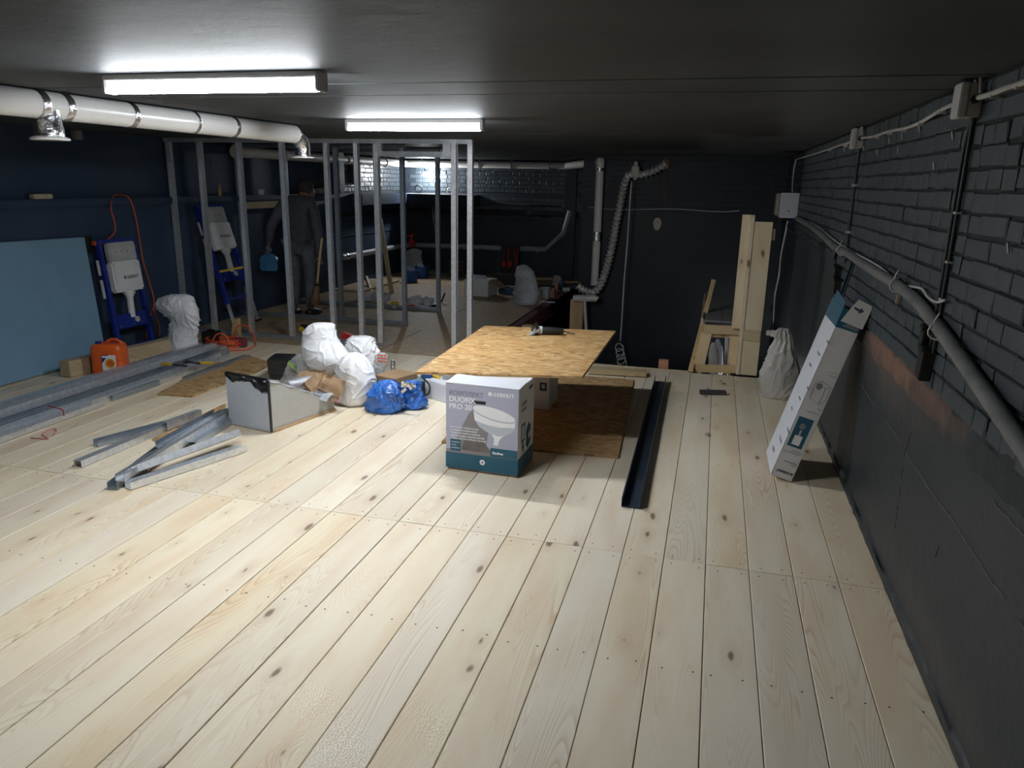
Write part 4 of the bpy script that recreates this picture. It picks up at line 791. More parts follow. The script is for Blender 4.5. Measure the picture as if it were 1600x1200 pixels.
# second carton behind, under the table
q_ = at(857, 645); t2 = thing('carton', 'plain grey white carton with a dark square mark hidden behind the lilac carton', 'carton', (q_.x-.4, q_.y, .018))
mb = MB(); mb.bb(q_.x-.42, q_.x, q_.y, q_.y+.34, .018, .545); obj('body', mb, 'cartong', t2, bevel=.004)
mb = MB(); mb.bb(q_.x-.075, q_.x-.02, q_.y-.001, q_.y+.001, .17, .235); obj('icon', mb, 'printink', t2); mb = MB(); mb.bb(q_.x-.06, q_.x-.035, q_.y-.0016, q_.y+.001, .19, .22); obj('icon', mb, 'lgrey', t2)
c_ = at(868, 612, Y=4.85)
t = thing('board_table', 'golden chipboard sheet laid on cartons as a low table', 'table', (-1.23, 5.05, .56))
TZ = .563; q = [at(649, 581, Z=TZ), at(910, 588, Z=TZ), at(962, 517, Z=TZ), at(757, 509, Z=TZ)]
mb = MB(); mb.add([p-V((0, 0, .014)) for p in q]+q, [(0, 3, 2, 1), (4, 5, 6, 7), (0, 1, 5, 4), (1, 2, 6, 5), (2, 3, 7, 6), (3, 0, 4, 7)]); obj('sheet', mb, 'osb', t)
c0 = (q[0]+q[1]+q[2]+q[3])/4; mb = MB()
e_ = [p-V((0, 0, .0145)) for p in q]
for a, b in zip(e_, e_[1:]+e_[:1]): mb.bar(a+V((0, 0, .001)), b+V((0, 0, .001)), .004, .004)
obj('sheet_edge', mb, 'edge', t)
# prop carton at the back of the table
mb = MB(); mb.box((-1.50, 5.66, .275), (.34, .18, .53)); tag(obj('carton', mb, 'cartonw', bevel=.004), 'plain white carton propping up the far side of the board table', 'carton')
# OSB sheet on the floor under the table
a, b = at(966, 717), at(690, 693); r_ = (a-b).normalized(); far_ = V((-r_.y, r_.x, 0))
mb = MB(); L4 = [b-r_*.0, a, a+far_*2.0+V((.02, 0, 0)), b+far_*2.0]; mb.add([p+up*.003 for p in L4]+[p+up*.016 for p in L4], [(0, 3, 2, 1), (4, 5, 6, 7), (0, 1, 5, 4), (1, 2, 6, 5), (2, 3, 7, 6), (3, 0, 4, 7)])
tag(obj('chipboard_sheet', mb, 'osb_dark'), 'chipboard sheet lying flat on the floor under the board table', 'board')
a, b = at(916, 589), at(1008, 592); mb = MB(); mb.bar(V((a.x, 6.66, .030)), V((b.x, 6.72, .030)), .13, .045); tag(obj('timber_offcut', mb, 'lumber_x', bevel=.002), 'thick board offcut lying at the stair opening behind the board table', 'board')

# ---- angle grinder on the table
t = thing('angle_grinder', 'grey and black angle grinder lying on the chipboard table', 'grinder', (-1.08, 5.65, TZ))
gc = at(846, 523, Z=TZ); gx = V((math.cos(.25), math.sin(.25), 0)); gy = V((-gx.y, gx.x, 0)); g = lambda x, y, z: gc+gx*x+gy*y+V((0, 0, z))
mb = MB(); mb.tube([g(.0, 0, .035), g(.05, 0, .035), g(.12, 0, .034), g(.17, 0, .032)], [.028, .030, .026, .022], 14); obj('handle_body', mb, 'dk', t, smooth='auto')
mb = MB(); mb.tube([g(-.045, 0, .036), g(-.02, 0, .036), g(.005, 0, .036)], [.022, .032, .031], 14); mb.tube([g(-.03, 0, .02), g(-.03, 0, .062)], [.024, .022], 12); obj('gear_head', mb, 'lgrey', t, smooth='auto')
mb = MB(); mb.tube([g(-.05, .0, .02), g(-.055, 0, .028)], [.06, .06], 20); obj('cutting_disc', mb, 'grey', t)
mb = MB(); [mb.bar(g(-.06+.062*math.cos(a_)*.4-.02, -.055*math.sin(a_), .03+.045*max(0, math.cos(a_))), g(-.06+.062*math.cos(a_+.35)*.4-.02, -.055*math.sin(a_+.35), .03+.045*max(0, math.cos(a_+.35))), .02, .004) for a_ in [-1.4+.35*i for i in range(8)]]; obj('disc_guard', mb, 'dk', t)
mb = MB(); mb.tube([g(-.03, -.02, .05), g(-.045, -.03, .095)], [.012, .014], 10); obj('side_handle', mb, 'dk', t)
mb = MB(); mb.tube(spline([g(.17, 0, .032), g(.20, .01, .02), g(.23, .03, .01), (g(.26, .02, .008))], 5), .005, 6); obj('cord', mb, 'rubber', t)

# ================================================================ STEEL PROFILES
def profile(p0, p1, wd=.05, h=.03, kind='u', roll=0, mat='galv', label=None, group=None, name='steel_profile'):
    mb = MB(); s = chan(wd, h, .0022, .007 if kind == 'c' else 0)
    c, sn = math.cos(roll), math.sin(roll); s = [(a*c-b*sn, a*sn+b*c) for a, b in s]
    mn = min(b for a, b in s); s = [(a, b-mn) for a, b in s]
    mb.sect(p0, p1, s); return tag(obj(name, mb, mat), label, 'profile', group)
LG = 'long steel profiles lying in a row at the left'
ll = [('second from the pine floor side', 0), ('', 0)]
longs = [  # x, y0, y1, z, width, height, kind, roll, material
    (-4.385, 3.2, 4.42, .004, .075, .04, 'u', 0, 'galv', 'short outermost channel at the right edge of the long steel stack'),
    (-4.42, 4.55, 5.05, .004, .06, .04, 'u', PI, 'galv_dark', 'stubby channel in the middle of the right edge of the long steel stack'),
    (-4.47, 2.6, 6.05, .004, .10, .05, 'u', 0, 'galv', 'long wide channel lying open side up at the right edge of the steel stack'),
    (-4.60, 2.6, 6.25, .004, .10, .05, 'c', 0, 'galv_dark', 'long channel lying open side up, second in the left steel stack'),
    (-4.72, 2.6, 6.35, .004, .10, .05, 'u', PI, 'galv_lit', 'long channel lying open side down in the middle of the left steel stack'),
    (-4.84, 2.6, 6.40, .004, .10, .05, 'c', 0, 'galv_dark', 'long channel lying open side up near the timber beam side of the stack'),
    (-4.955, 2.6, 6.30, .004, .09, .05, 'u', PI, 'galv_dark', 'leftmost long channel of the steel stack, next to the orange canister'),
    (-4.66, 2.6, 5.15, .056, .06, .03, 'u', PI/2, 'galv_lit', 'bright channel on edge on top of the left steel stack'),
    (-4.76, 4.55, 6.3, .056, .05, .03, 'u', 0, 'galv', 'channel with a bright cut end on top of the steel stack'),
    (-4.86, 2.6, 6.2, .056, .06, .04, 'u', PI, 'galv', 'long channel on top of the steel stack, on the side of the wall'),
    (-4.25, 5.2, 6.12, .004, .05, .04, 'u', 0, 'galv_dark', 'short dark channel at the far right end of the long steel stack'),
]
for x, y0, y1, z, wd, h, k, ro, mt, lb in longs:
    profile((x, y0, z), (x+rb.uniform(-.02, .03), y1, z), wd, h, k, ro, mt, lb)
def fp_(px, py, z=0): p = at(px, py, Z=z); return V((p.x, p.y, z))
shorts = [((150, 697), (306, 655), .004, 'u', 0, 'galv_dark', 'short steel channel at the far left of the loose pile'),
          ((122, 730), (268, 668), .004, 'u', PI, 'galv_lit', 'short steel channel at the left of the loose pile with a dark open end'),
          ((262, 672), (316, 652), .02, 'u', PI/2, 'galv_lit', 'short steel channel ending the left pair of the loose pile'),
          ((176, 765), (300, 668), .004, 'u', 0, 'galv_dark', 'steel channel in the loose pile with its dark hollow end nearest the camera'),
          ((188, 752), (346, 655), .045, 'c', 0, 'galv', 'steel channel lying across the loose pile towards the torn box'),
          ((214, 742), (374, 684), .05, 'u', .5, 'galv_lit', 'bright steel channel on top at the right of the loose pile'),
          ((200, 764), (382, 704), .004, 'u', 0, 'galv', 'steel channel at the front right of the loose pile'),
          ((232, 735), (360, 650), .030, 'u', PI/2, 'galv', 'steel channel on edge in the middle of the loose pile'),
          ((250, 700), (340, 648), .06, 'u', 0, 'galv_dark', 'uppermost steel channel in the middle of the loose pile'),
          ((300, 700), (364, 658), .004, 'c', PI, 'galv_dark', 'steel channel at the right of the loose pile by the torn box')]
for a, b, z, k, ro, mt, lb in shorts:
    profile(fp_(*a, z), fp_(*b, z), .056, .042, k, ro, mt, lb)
a, b = at(985, 794), at(1032, 597); profile((a.x, a.y, .004), (b.x, b.y, .004), .10, .055, 'c', .0, galv('shadowy_galvanised_steel', (.10, .14, .20), .35), 'long dark steel channel lying alone on the pine floor right of the table', name='steel_profile')  # plain steel; the dark ceiling it mirrors is put into its colour
# ================================================================ LEFT SIDE THINGS
def board_at(name, label, px4, z0, th, mat, cat='board'):
    q = [at(x, y, Z=z0) for x, y in px4]; mb = MB(); mb.add([p+up*z0*0 for p in q]+[p+up*th for p in q], [(0, 3, 2, 1), (4, 5, 6, 7), (0, 1, 5, 4), (1, 2, 6, 5), (2, 3, 7, 6), (3, 0, 4, 7)]); return tag(obj(name, mb, mat), label, cat)
board_at('chipboard_offcut', 'chipboard strip lying beside the far part of the long steel stack', [(245, 617), (300, 621), (402, 581), (342, 566)], .003, .012, 'osb_dark')
board_at('chipboard_offcut', 'chipboard offcut by the farthest end of the long steel stack', [(352, 576), (398, 582), (425, 568), (385, 556)], .016, .012, 'osb_dark')
board_at('chipboard_offcut', 'chipboard offcut under the loose pile of short steel channels', [(237, 688), (300, 696), (356, 668), (352, 632)], .003, .010, 'osb_dark')
# pink chalk line string
mb = MB(); mb.tube(spline([fp_(48, 684, .004), fp_(75, 686, .004), fp_(66, 678, .004), fp_(84, 670, .006), fp_(88, 674, .004), fp_(82, 681, .004)], 6), .004, 5); tag(obj('string', mb, plain('pink_string', (.72, .25, .25), .7)), 'scrap of pink string lying on the floor beside the left steel stack', 'string')
mb = MB(); mb.tube(spline([fp_(75, 634, .09), fp_(90, 638, .088), fp_(98, 641, .08), fp_(100, 650, .05)], 6), .004, 5); tag(obj('string', mb, 'red'), 'red string tied over the left steel stack', 'string')
# timber beam
mb = MB(); mb.hexa([V((-5.34, 5.00, .004)), V((-5.235, 5.00, .004)), V((-5.06, 6.05, .004)), V((-5.17, 6.05, .004))]+[V((-5.34, 5.00, .145)), V((-5.235, 5.00, .145)), V((-5.06, 6.05, .145)), V((-5.17, 6.05, .145))]); tag(obj('timber_beam', mb, 'lumber_y', bevel=.004), 'short thick timber beam on the floor below the first blue frame', 'beam')
# blue foam sheet
tl, tr, br_, blw = at(-60, 380, X=WL+.02), at(128, 371, X=WL+.02), V((-5.56, 5.72, .004)), V((-5.56, 3.4, .004))
nrm = (tr-br_).cross(blw-br_).normalized(); nrm = nrm if nrm.x > 0 else -nrm
tl.y = 3.6
mb = MB(); mb.hexa([blw, br_, br_-nrm*-.03, blw-nrm*-.03, tl, tr, tr+nrm*.03, tl+nrm*.03]); tag(obj('foam_sheet', mb, 'foam', bevel=.002), 'large dull blue insulation sheet leaning on the left wall', 'board')
# orange canister
t = thing('canister', 'orange plastic canister with a blue cap and printed label, by the timber beam', 'canister', (-5.02, 5.25, .002), .35)
c_ = at(163, 588); c_.z = 0; Mx = Matrix.Translation((c_.x, c_.y+.09, .003)) @ Matrix.Rotation(.38, 4, 'Z'); R3 = Mx.to_3x3(); P = lambda x, y, z: Mx @ V((x, y, z))
t.location = (c_.x, c_.y+.09, .003)
K_ = .97
mb = MB(); prof = [(.0, .93), (.02, 1), (.12, 1), (.135, .97), (.15, 1), (.235, 1), (.27, .92), (.285, .80)]; vs = []; sg = 24
for z, k in prof:
    for j in range(sg):
        a_ = 2*PI*j/sg; ca, sa = math.cos(a_), math.sin(a_); e_x = math.copysign(abs(ca)**.35, ca); e_y = math.copysign(abs(sa)**.35, sa); vs.append(P(e_x*.135*k*K_, e_y*.105*k*K_, z*K_))
mb.add(vs, [(i*sg+j, i*sg+(j+1) % sg, (i+1)*sg+(j+1) % sg, (i+1)*sg+j) for i in range(len(prof)-1) for j in range(sg)]+[list(range(sg))[::-1], [(len(prof)-1)*sg+j for j in range(sg)]]); obj('body', mb, 'orange', t, smooth='auto')
mb = MB(); mb.tube([P(*q) for q in [(-.02, 0, .262), (0, 0, .295), (.03, 0, .31), (.07, 0, .306), (.10, 0, .285), (.105, 0, .255)]], .012, 8); obj('handle', mb, 'orange', t, smooth=True)
mb = MB(); mb.tube([P(-.075, -.02, .262), P(-.075, -.02, .295)], .026, 14); obj('cap', mb, 'blue', t, smooth='auto')
Lf = frame(P(-.01, -.1035, .055), R3 @ V((1, 0, 0)), (0, 0, 1))
for pts, mt, l in [([(-.02, 0), (.095, 0), (.095, .135), (-.02, .135)], 'printwhite', 0), ([(-.02, .135), (-.02, .06), (.04, .135)], 'blue', .0008), ([(.06, 0), (.095, .04), (.095, 0)], 'blue', .0008), (ell(.045, .062, .042, .042), 'yellow', .0012), (ell(.05, .062, .03, .03), 'orange', .0016)]:
    mb = MB(); mb.prism(pts, Lf @ Matrix.Translation((0, 0, l)), .0006); obj('label', mb, mt, t)
mb = MB(); mb.prism([(-.015, .112), (.04, .112), (.04, .128), (-.015, .128)], Lf @ Matrix.Translation((0, 0, .0022)), .0004); obj('label', mb, 'printwhite', t)
# concealed cistern frames
def cistern(label, bc, tc, wdir, loc, leg=0, level=False):
    """bc, tc: middle of the bottom and the top edge; wdir: width direction"""
    t = thing('cistern_frame', label, 'cistern frame', loc); bc, tc, wd = V(bc), V(tc), V(wdir).normalized()
    up_ = (tc-bc).normalized(); H = (tc-bc).length; nn = wd.cross(up_).normalized(); nn = nn if nn.x > 0 else -nn
    W = .47; q = lambda u, v, n: bc+wd*u+up_*v+nn*n
    def bx(nm, u0, u1, v0, v1, n0, n1, mat, bev=.003):
        mb = MB(); mb.hexa([q(u0, v0, n0), q(u1, v0, n0), q(u1, v0, n1), q(u0, v0, n1), q(u0, v1, n0), q(u1, v1, n0), q(u1, v1, n1), q(u0, v1, n1)]); return obj(nm, mb, mat, t, bevel=bev)
    bx('rail', -W/2, -W/2+.045, 0, H, 0, .045, 'blue'); bx('rail', W/2-.045, W/2, 0, H, 0, .045, 'blue')
    bx('cross_bar', -W/2, W/2, H-.04, H, .002, .043, 'blue'); bx('bottom_bar', -W/2+.045, W/2-.045, .03, .07, .006, .04, 'blue')
    bx('cross_plate', -W/2+.045, W/2-.045, H*.215, H*.34, .012, .044, 'blue', .004)
    bx('cistern_cover', -W/2+.075, W/2-.055, H*.80, H*.965, .02, .085, 'lgrey', .012)
    k = bx('cistern', -W/2+.065, W/2-.05, H*.53, H*.80, .01, .10, 'white', .016)
    for i in range(6): mb = MB(); c = q(-.08+.035*i, H*(.88+.03*(i % 2)), .0855); mb.ball(c, .007, 5); obj('cover_clip', mb, ['greyink', 'white'][i % 2], t)
    mb = MB(); mb.tube([q(.01, H*.53, .055), q(.01, H*.505, .055), q(.01, H*.505, .055), q(.01, H*.48, .055)], [.055, .055, .045, .04], 16); obj('pipe_collar', mb, 'white', t, smooth='auto')
    mb = MB(); mb.tube([q(.01, H*.50, .055), q(.015, H*.30, .03)], .032, 16); obj('flush_pipe', mb, 'white', t, smooth='auto')
    mb = MB(); mb.tube([q(.05, H*.275, .044), q(.05, H*.275, .06)], .028, 16); obj('pipe_port', mb, 'lgrey', t, smooth='auto')
    for u, v in ((-.17, .24), (.10, .25), (.0, .24)): mb = MB(); mb.tube([q(u, H*v, .04), q(u, H*v, .055)], .009, 8); obj('bolt', mb, 'chrome', t)
    mb = MB(); mb.tube([q(W/2-.02, H*.91, .04), q(W/2-.02, H*.91, .055)], .011, 8); obj('bolt', mb, 'chrome', t)
    for v0, v1 in ((.70, .83), (.50, .66)): mb = MB(); mb.tube([q(-W/2-.025, H*v0, .02), q(-W/2-.025, H*v1, .02)], .014, 8); obj('fixing_rod', mb, 'lgrey', t, smooth='auto')
    Tm = frame(q(-.055, H*.64, .1005), wd, up_); text('GEBERIT', .042, Tm @ Matrix.Translation((.028, 0, 0)), 'printink', t, bold=.0008)
    mb = MB(); mb.prism([(0, 0), (.02, 0), (.02, .03), (0, .03)], Tm, .0005); obj('emblem', mb, 'blue', t)
    if leg:
        for u in (-W/2+.022, W/2-.022): mb = MB(); mb.bar(q(u, -leg, .022), q(u, 0.02, .022), .028, .028, wd); obj('leg', mb, 'galv', t); mb = MB(); mb.bar(q(u, -leg-.008, .022), q(u, -leg, .022), .08, .06, wd); obj('foot', mb, 'dk', t)
    return t
cistern('blue cistern frame with a white tank, the first from the left, behind the timber beam', (-5.46, 6.02, .01), (-5.665, 6.12, 1.085), (.03, 1, 0), (-5.46, 6.0, .01))
a2 = at(323, 322, X=WL+.01); b2 = V((-5.23, 7.42, .30)); cistern('blue cistern frame with grey tank seen through the steel studs, on extended legs', b2, a2-V((0, 0, .0)), (.03, 1, 0), (-5.2, 7.4, 0), leg=.26)
a, b = at(346, 424, Y=7.02), at(382, 417, Y=7.02); mb = MB(); mb.bar(V((a.x, 6.99, a.z)), V((b.x, 6.99, b.z)), .012, .022); tag(obj('spirit_level', mb, 'yellow'), 'thin yellow bar across the front of the second blue frame', 'level')
# orange extension cord: wall run and coil
XC = WL+.06
pp = [(154, 380), (165, 376), (177, 366), (180, 355), (177, 340), (173, 325)]
t = thing('extension_cord', 'orange extension cord hanging over the wall ledge down to a coil on the floor', 'cord', (-5.6, 6.2, 0))
mb = MB(); mb.tube(spline([at(x, y, X=XC+.02) for x, y in pp]+[V((WL+.02, 6.23, 1.49)), V((WL-.02, 6.35, 1.50))]+[at(200, 308, X=XC)]+[at(x, y, X=XC) for x, y in [(208, 325), (214, 350), (219, 380), (224, 410), (233, 440), (240, 465), (240, 480)]]+[at(x, y, X=XC+.1) for x, y in [(232, 500), (229, 520), (230, 530)]], 6), .0065, 7); obj('wall_run', mb, 'cord', t, smooth=True)
mb = MB(); mb.tube(spline([at(x, y, X=XC+.05) for x, y in [(240, 478), (243, 492), (249, 510), (249, 525)]], 6), .0065, 7); obj('loop_end', mb, 'cord', t, smooth=True)
mb = MB(); p = at(149, 380, X=XC-.0); mb.box(p, (.05, .065, .04)); obj('plug', mb, 'cord', t, bevel=.008)
mb = MB(); p = at(145, 382, X=WL+.02); mb.box(p+V((-.005, -.05, -.0)), (.03, .09, .16)); tag(obj('wall_socket', mb, 'dk', bevel=.006), 'black wall socket where the orange cord plugs in', 'socket')
cc = at(350, 541); mb = MB(); pts = []
for i in range(8*22):
    a_ = 2*PI*i/22; k = i//22; r_x = .16+.012*math.sin(k*2.3)+.01*math.sin(a_*3+k); pts.append(V((cc.x+r_x*math.cos(a_)*1.15+.01*math.sin(k*5), cc.y+r_x*math.sin(a_)*.75, .010+k*.010+.008*math.sin(a_*2+k))))
pts = [fp_(303, 545, .01), fp_(318, 548, .01)]+pts+[V((cc.x+.2, cc.y-.05, .07))]
mb.tube(pts, .0075, 6); obj('coil', mb, 'cord', t, smooth=True)
mb = MB(); v0 = at(334, 548); mb.tube(spline([at(x, y, Y=v0.y) for x, y in [(333, 545), (333, 532), (338, 523), (346, 521), (354, 526), (357, 535)]], 6), .0075, 6); obj('coil', mb, 'cord', t, smooth=True)
mb = MB(); mb.tube(spline([at(x, y, Y=6.75) for x, y in [(366, 530), (366, 520), (371, 511), (380, 508), (390, 512), (397, 524), (399, 535)]]+[fp_(398, 540, .01), fp_(385, 546, .01), fp_(365, 547, .01), fp_(345, 547, .02), fp_(320, 543, .02)], 6), .0075, 6); obj('loop', mb, 'cord', t, smooth=True)
mb = MB(); c = at(340, 532, Y=6.75); mb.tube([c+V((-.03, .0, .0)), c+V((.03, 0, 0))], .045, 14); tag(obj('tape_roll', mb, 'lgrey', smooth='auto'), 'small grey roll lying in the orange cord coil', 'roll')
c = at(322, 540); mb = MB(); mb.box((c.x, c.y+.1, .07), (.16, .13, .13), Matrix.Rotation(.2, 3, 'Z')); mb.box((c.x, c.y+.1, .145), (.08, .04, .02), Matrix.Rotation(.2, 3, 'Z')); tag(obj('tool_case', mb, 'dk', bevel=.015), 'small black tool case between the white sack and the orange cord coil', 'case')
c = at(373, 544); mb = MB(); mb.box((c.x, c.y+.05, .05), (.10, .07, .09), Matrix.Rotation(.1, 3, 'Z')); o = tag(obj('socket_block', mb, 'maroon', bevel=.004), 'maroon square block beside the orange cord coil', 'block')
mb = MB(); mb.box((c.x, c.y+.0125, .05), (.04, .006, .04), Matrix.Rotation(.1, 3, 'Z')); obj('face_plate', mb, 'red', o)
c = at(372, 532, Y=6.95); mb = MB(); mb.hexa([V((c.x-.05, 6.9, .004)), V((c.x+.05, 6.9, .004)), V((c.x+.05, 6.95, .004)), V((c.x-.05, 6.95, .004)), V((c.x-.01, 6.9, .2)), V((c.x+.05, 6.9, .22)), V((c.x+.05, 6.95, .22)), V((c.x-.01, 6.95, .2))]); tag(obj('wood_wedge', mb, 'lumber'), 'small pale wood wedge standing behind the maroon block', 'block')
# tools on the steel
def knife(p, d, lbl, nm, mat2='yellow'):
    p, d = V(p), V(d).normalized(); mb = MB(); mb.bar(p, p+d*.15, .02, .012); o = tag(obj(nm, mb, 'dk', bevel=.003), lbl, 'tool'); mb = MB(); mb.bar(p+d*.15, p+d*.27, .028, .022); obj('grip', mb, mat2, o, bevel=.006)
p = at(286, 566, Z=.094); knife(p, (1, .25, 0), 'pliers with a yellow grip lying on the long steel stack', 'pliers')
p = at(292, 572, Z=.094); knife(p, (-1, .02, 0), 'black tool with a yellow end lying on the steel stack, nearer the camera', 'hand_tool')
mb = MB(); p = at(290, 563, Z=.094); mb.bar(p, p+V((.24, -.12, .012)), .018, .01); tag(obj('snips', mb, 'dk'), 'dark metal snips lying across the pliers on the steel stack', 'tool')
# things on the wall ledge
mb = MB(); p = at(65, 312, X=WL+.0); mb.box((WL+.0, p.y, 1.475+.022), (.07, .20, .04)); tag(obj('sponge', mb, 'sponge', bevel=.01), 'cream block of sponge on the left wall ledge above the blue sheet', 'sponge')
p = at(343, 297, X=WL); mb = MB(); mb.lathe([(.025, .0), (.025, .08), (.012, .10), (.012, .135)], (WL, p.y, 1.476), n=12); tag(obj('glue_tube', mb, plain('amber_plastic', (.40, .24, .10), .4), smooth='auto'), 'small amber bottle on the left wall ledge behind the studs', 'bottle')
p = at(407, 299, X=WL); mb = MB(); mb.lathe([(.04, .0), (.05, .06), (.052, .07)], (WL, p.y, 1.476), n=14); tag(obj('cup', mb, 'lgrey', smooth='auto'), 'pale cup on the left wall ledge just before the crouching-headed person', 'cup')
p = at(502, 296, X=WL); mb = MB(); mb.box((WL, p.y, 1.476+.04), (.08, .22, .08)); tag(obj('small_box', mb, 'grey', bevel=.008), 'grey packet on the left wall ledge right of the person', 'box')
a, b = at(389, 322, X=WL+.1), at(460, 318, X=WL+.1); mb = MB(); mb.bb(WL+.001, WL+.07, a.y, 9.25, 1.31, 1.395); tag(obj('wood_board', mb, 'lumber_y'), 'brown board fixed to the left wall just under the ledge', 'board')
p = at(118, 210, X=WL-.06); mb = MB(); mb.box((WL-.045, p.y, p.z), (.05, .09, .09)); tag(obj('junction_box', mb, 'grey', bevel=.006), 'small grey junction box high on the left wall below the duct', 'box')
p = at(556, 275, X=WL-.05); mb = MB(); mb.box((WL-.02, 11.55, 1.80), (.08, .22, .36)); tag(obj('electric_box', mb, plain('dark_grey_metal', (.10, .10, .11), .5), bevel=.008), 'dark grey electric box high on the left wall beside the lit bricks', 'box')
mb = MB(); mb.tube([at(608, 345, Y=10.9), V((-4.88, 10.7, .004))], .0, 4) if False else mb.bar(at(594, 342, Y=11.2), at(612, 458, Y=10.62), .06, .045, (0, 1, 0)); tag(obj('plank_leaning', mb, 'lumber'), 'long plank leaning up to the ledge in the far left corner', 'plank')
mb = MB(); mb.bar(at(572, 433, Y=11.2), at(580, 457, Y=10.75), .05, .04, (0, 1, 0)); tag(obj('batten', mb, 'lumber'), 'short batten propped beside the foot of the leaning plank', 'plank')
mb = MB(); mb.bb(WL+.02, WL+.55, 10.5, 11.9, .004, .03); tag(obj('floor_board', mb, 'lumber_y'), 'pale board lying along the left wall by the leaning plank', 'board')
# ================================================================ BACK ROOM THINGS
def bucket(px, py, Y, r, h, label):
    c = at(px, py, Y=Y); t = thing('bucket', label, 'bucket', (c.x, Y, 0)); mb = MB(); mb.lathe([(r*.8, .003), (r, h), (r*1.05, h), (r*1.05, h-.02), (r, h-.02)], (c.x, Y, 0), n=20); obj('tub', mb, 'bucket', t, smooth='auto')
    mb = MB(); [mb.box((c.x+rb.uniform(-.4, .4)*r, Y+rb.uniform(-.4, .4)*r, h+.01), (r*.8, r*.5, .05), E3(rb.random(), rb.random(), rb.random())) for _ in range(3)]; obj('contents', mb, 'sheetw', t, bevel=.01)
bucket(642, 440, 12.0, .14, .20, 'blue bucket with rags, the nearer of the two in the far left corner')
bucket(659, 432, 12.6, .13, .20, 'blue bucket with rags, the farther of the two in the far left corner')
c = at(678, 424, Y=13.1); mb = MB(); pts = [V((c.x+.12*math.cos(a_*PI/12), 13.05+.10*math.sin(a_*PI/12), .045)) for a_ in range(24)]; mb.tube(pts, .045, 8, closed=True); tag(obj('hose_roll', mb, 'hose', smooth=True), 'round grey roll on the floor near the blue buckets by the back wall', 'roll')
mb = MB(); c = at(712, 428, Y=12.9); [mb.tube([V((c.x+.13*math.cos(a_*PI/8), 12.95+.08*math.sin(a_*PI/8), .03+k*.06)) for a_ in range(16)], .026, 6, closed=True) for k in range(5)]; tag(obj('cable_coil', mb, plain('brown_cable', (.10, .08, .07), .6), smooth=True), 'stacked coil of dark cable by the back wall behind the bright stud', 'coil')
a = at(719, 462); mb = MB(); R = Matrix.Rotation(-.12, 3, 'Z'); cx, cy_ = at(745, 464).x, at(745, 464).y+.2; mb.box((cx, cy_, .13), (.40, .36, .25), R); t = tag(obj('carton', mb, 'cartong', bevel=.006), 'grey carton with an open flap on the back room floor behind the bright studs', 'carton')
mb = MB(); mb.add([V(p) for p in [(cx+.19, cy_-.2, .25), (cx+.19, cy_+.16, .25), (cx+.36, cy_+.14, .14), (cx+.36, cy_-.22, .14)]]+[V(p) for p in [(cx+.19, cy_-.2, .256), (cx+.19, cy_+.16, .256), (cx+.365, cy_+.14, .146), (cx+.365, cy_-.22, .146)]], [(0, 3, 2, 1), (4, 5, 6, 7), (0, 1, 5, 4), (1, 2, 6, 5), (2, 3, 7, 6), (3, 0, 4, 7)]); obj('flap', mb, 'cardboard', t)
mb = MB(); mb.box((cx-.02, cy_+.02, .275), (.2, .12, .04), E3(.2, .1, .4)); obj('paper', mb, 'sheetw', t, bevel=.012)
c = at(794, 444, Y=12.4); mb = MB(); mb.bb(c.x-.22, c.x+.22, 12.25, 12.55, .003, .17); mb.tube([V((c.x-.07, 12.4, .17)), V((c.x-.06, 12.4, .21)), V((c.x+.06, 12.4, .21)), V((c.x+.07, 12.4, .17))], .012, 6); tag(obj('toolbox', mb, 'dk', bevel=.012), 'black toolbox on the floor at the back wall behind the grey sack', 'toolbox')
t = thing('tool_pouch', 'black tool holder with red handled tools hanging from the back wall pipe', 'tool holder', (-3.7, 13.3, .5)); Yp = 13.28
a, b = at(783, 383, Y=Yp), at(811, 428, Y=Yp); mb = MB(); mb.bb(a.x, b.x, Yp-.02, Yp+.02, b.z, a.z); obj('back_cloth', mb, 'dk', t, bevel=.006)
for k, (x0, y0, x1, y1) in enumerate([(789, 386, 786, 418), (795, 386, 793, 420), (804, 386, 806, 420), (809, 386, 807, 412)]): mb = MB(); mb.tube([at(x0, y0, Y=Yp-.04), at(x1, y1, Y=Yp-.04)], .014, 6); obj('tool_handle', mb, 'red' if k % 2 else 'maroon', t)
for x, y in ((787, 412), (797, 412)): c = at(x, y, Y=Yp-.04); mb = MB(); mb.box(c, (.07, .04, .10)); obj('pocket', mb, 'red', t, bevel=.01)
a = at(789, 461); mb = MB(); mb.box((a.x, a.y+.15, .05), (.26, .2, .09), Matrix.Rotation(.05, 3, 'Z')); mb.box((a.x, a.y+.15, .105), (.1, .03, .02)); tag(obj('tool_case', mb, plain('navy_plastic', (.02, .05, .12), .45), bevel=.012), 'flat dark blue tool case on the floor left of the grey sack', 'case')
for k, (px, py, Y_, lb) in enumerate([(862, 462, 11.0, 'nearer'), (868, 455, 11.7, 'farther')]):
    c = at(px, py, Y=Y_); mb = MB(); mb.tube([V((c.x, Y_, .085)), V((c.x+.05, Y_, .085))], .08, 16); o = tag(obj('tape_reel', mb, 'terracotta', smooth='auto'), f'{lb} orange reel standing on edge right of the grey sack', 'reel'); mb = MB(); mb.tube([V((c.x-.015, Y_, .085)), V((c.x, Y_, .085))], .05, 14); obj('flange', mb, 'maroon', o, smooth='auto')
c = at(853, 462, Y=11.0); mb = MB(); mb.lathe([(.07, .003), (.085, .16), (.088, .165)], (c.x-.02, 11.0, 0), n=16); tag(obj('pail', mb, 'sheetw', smooth='auto'), 'pale pail standing right of the grey sack', 'pail')
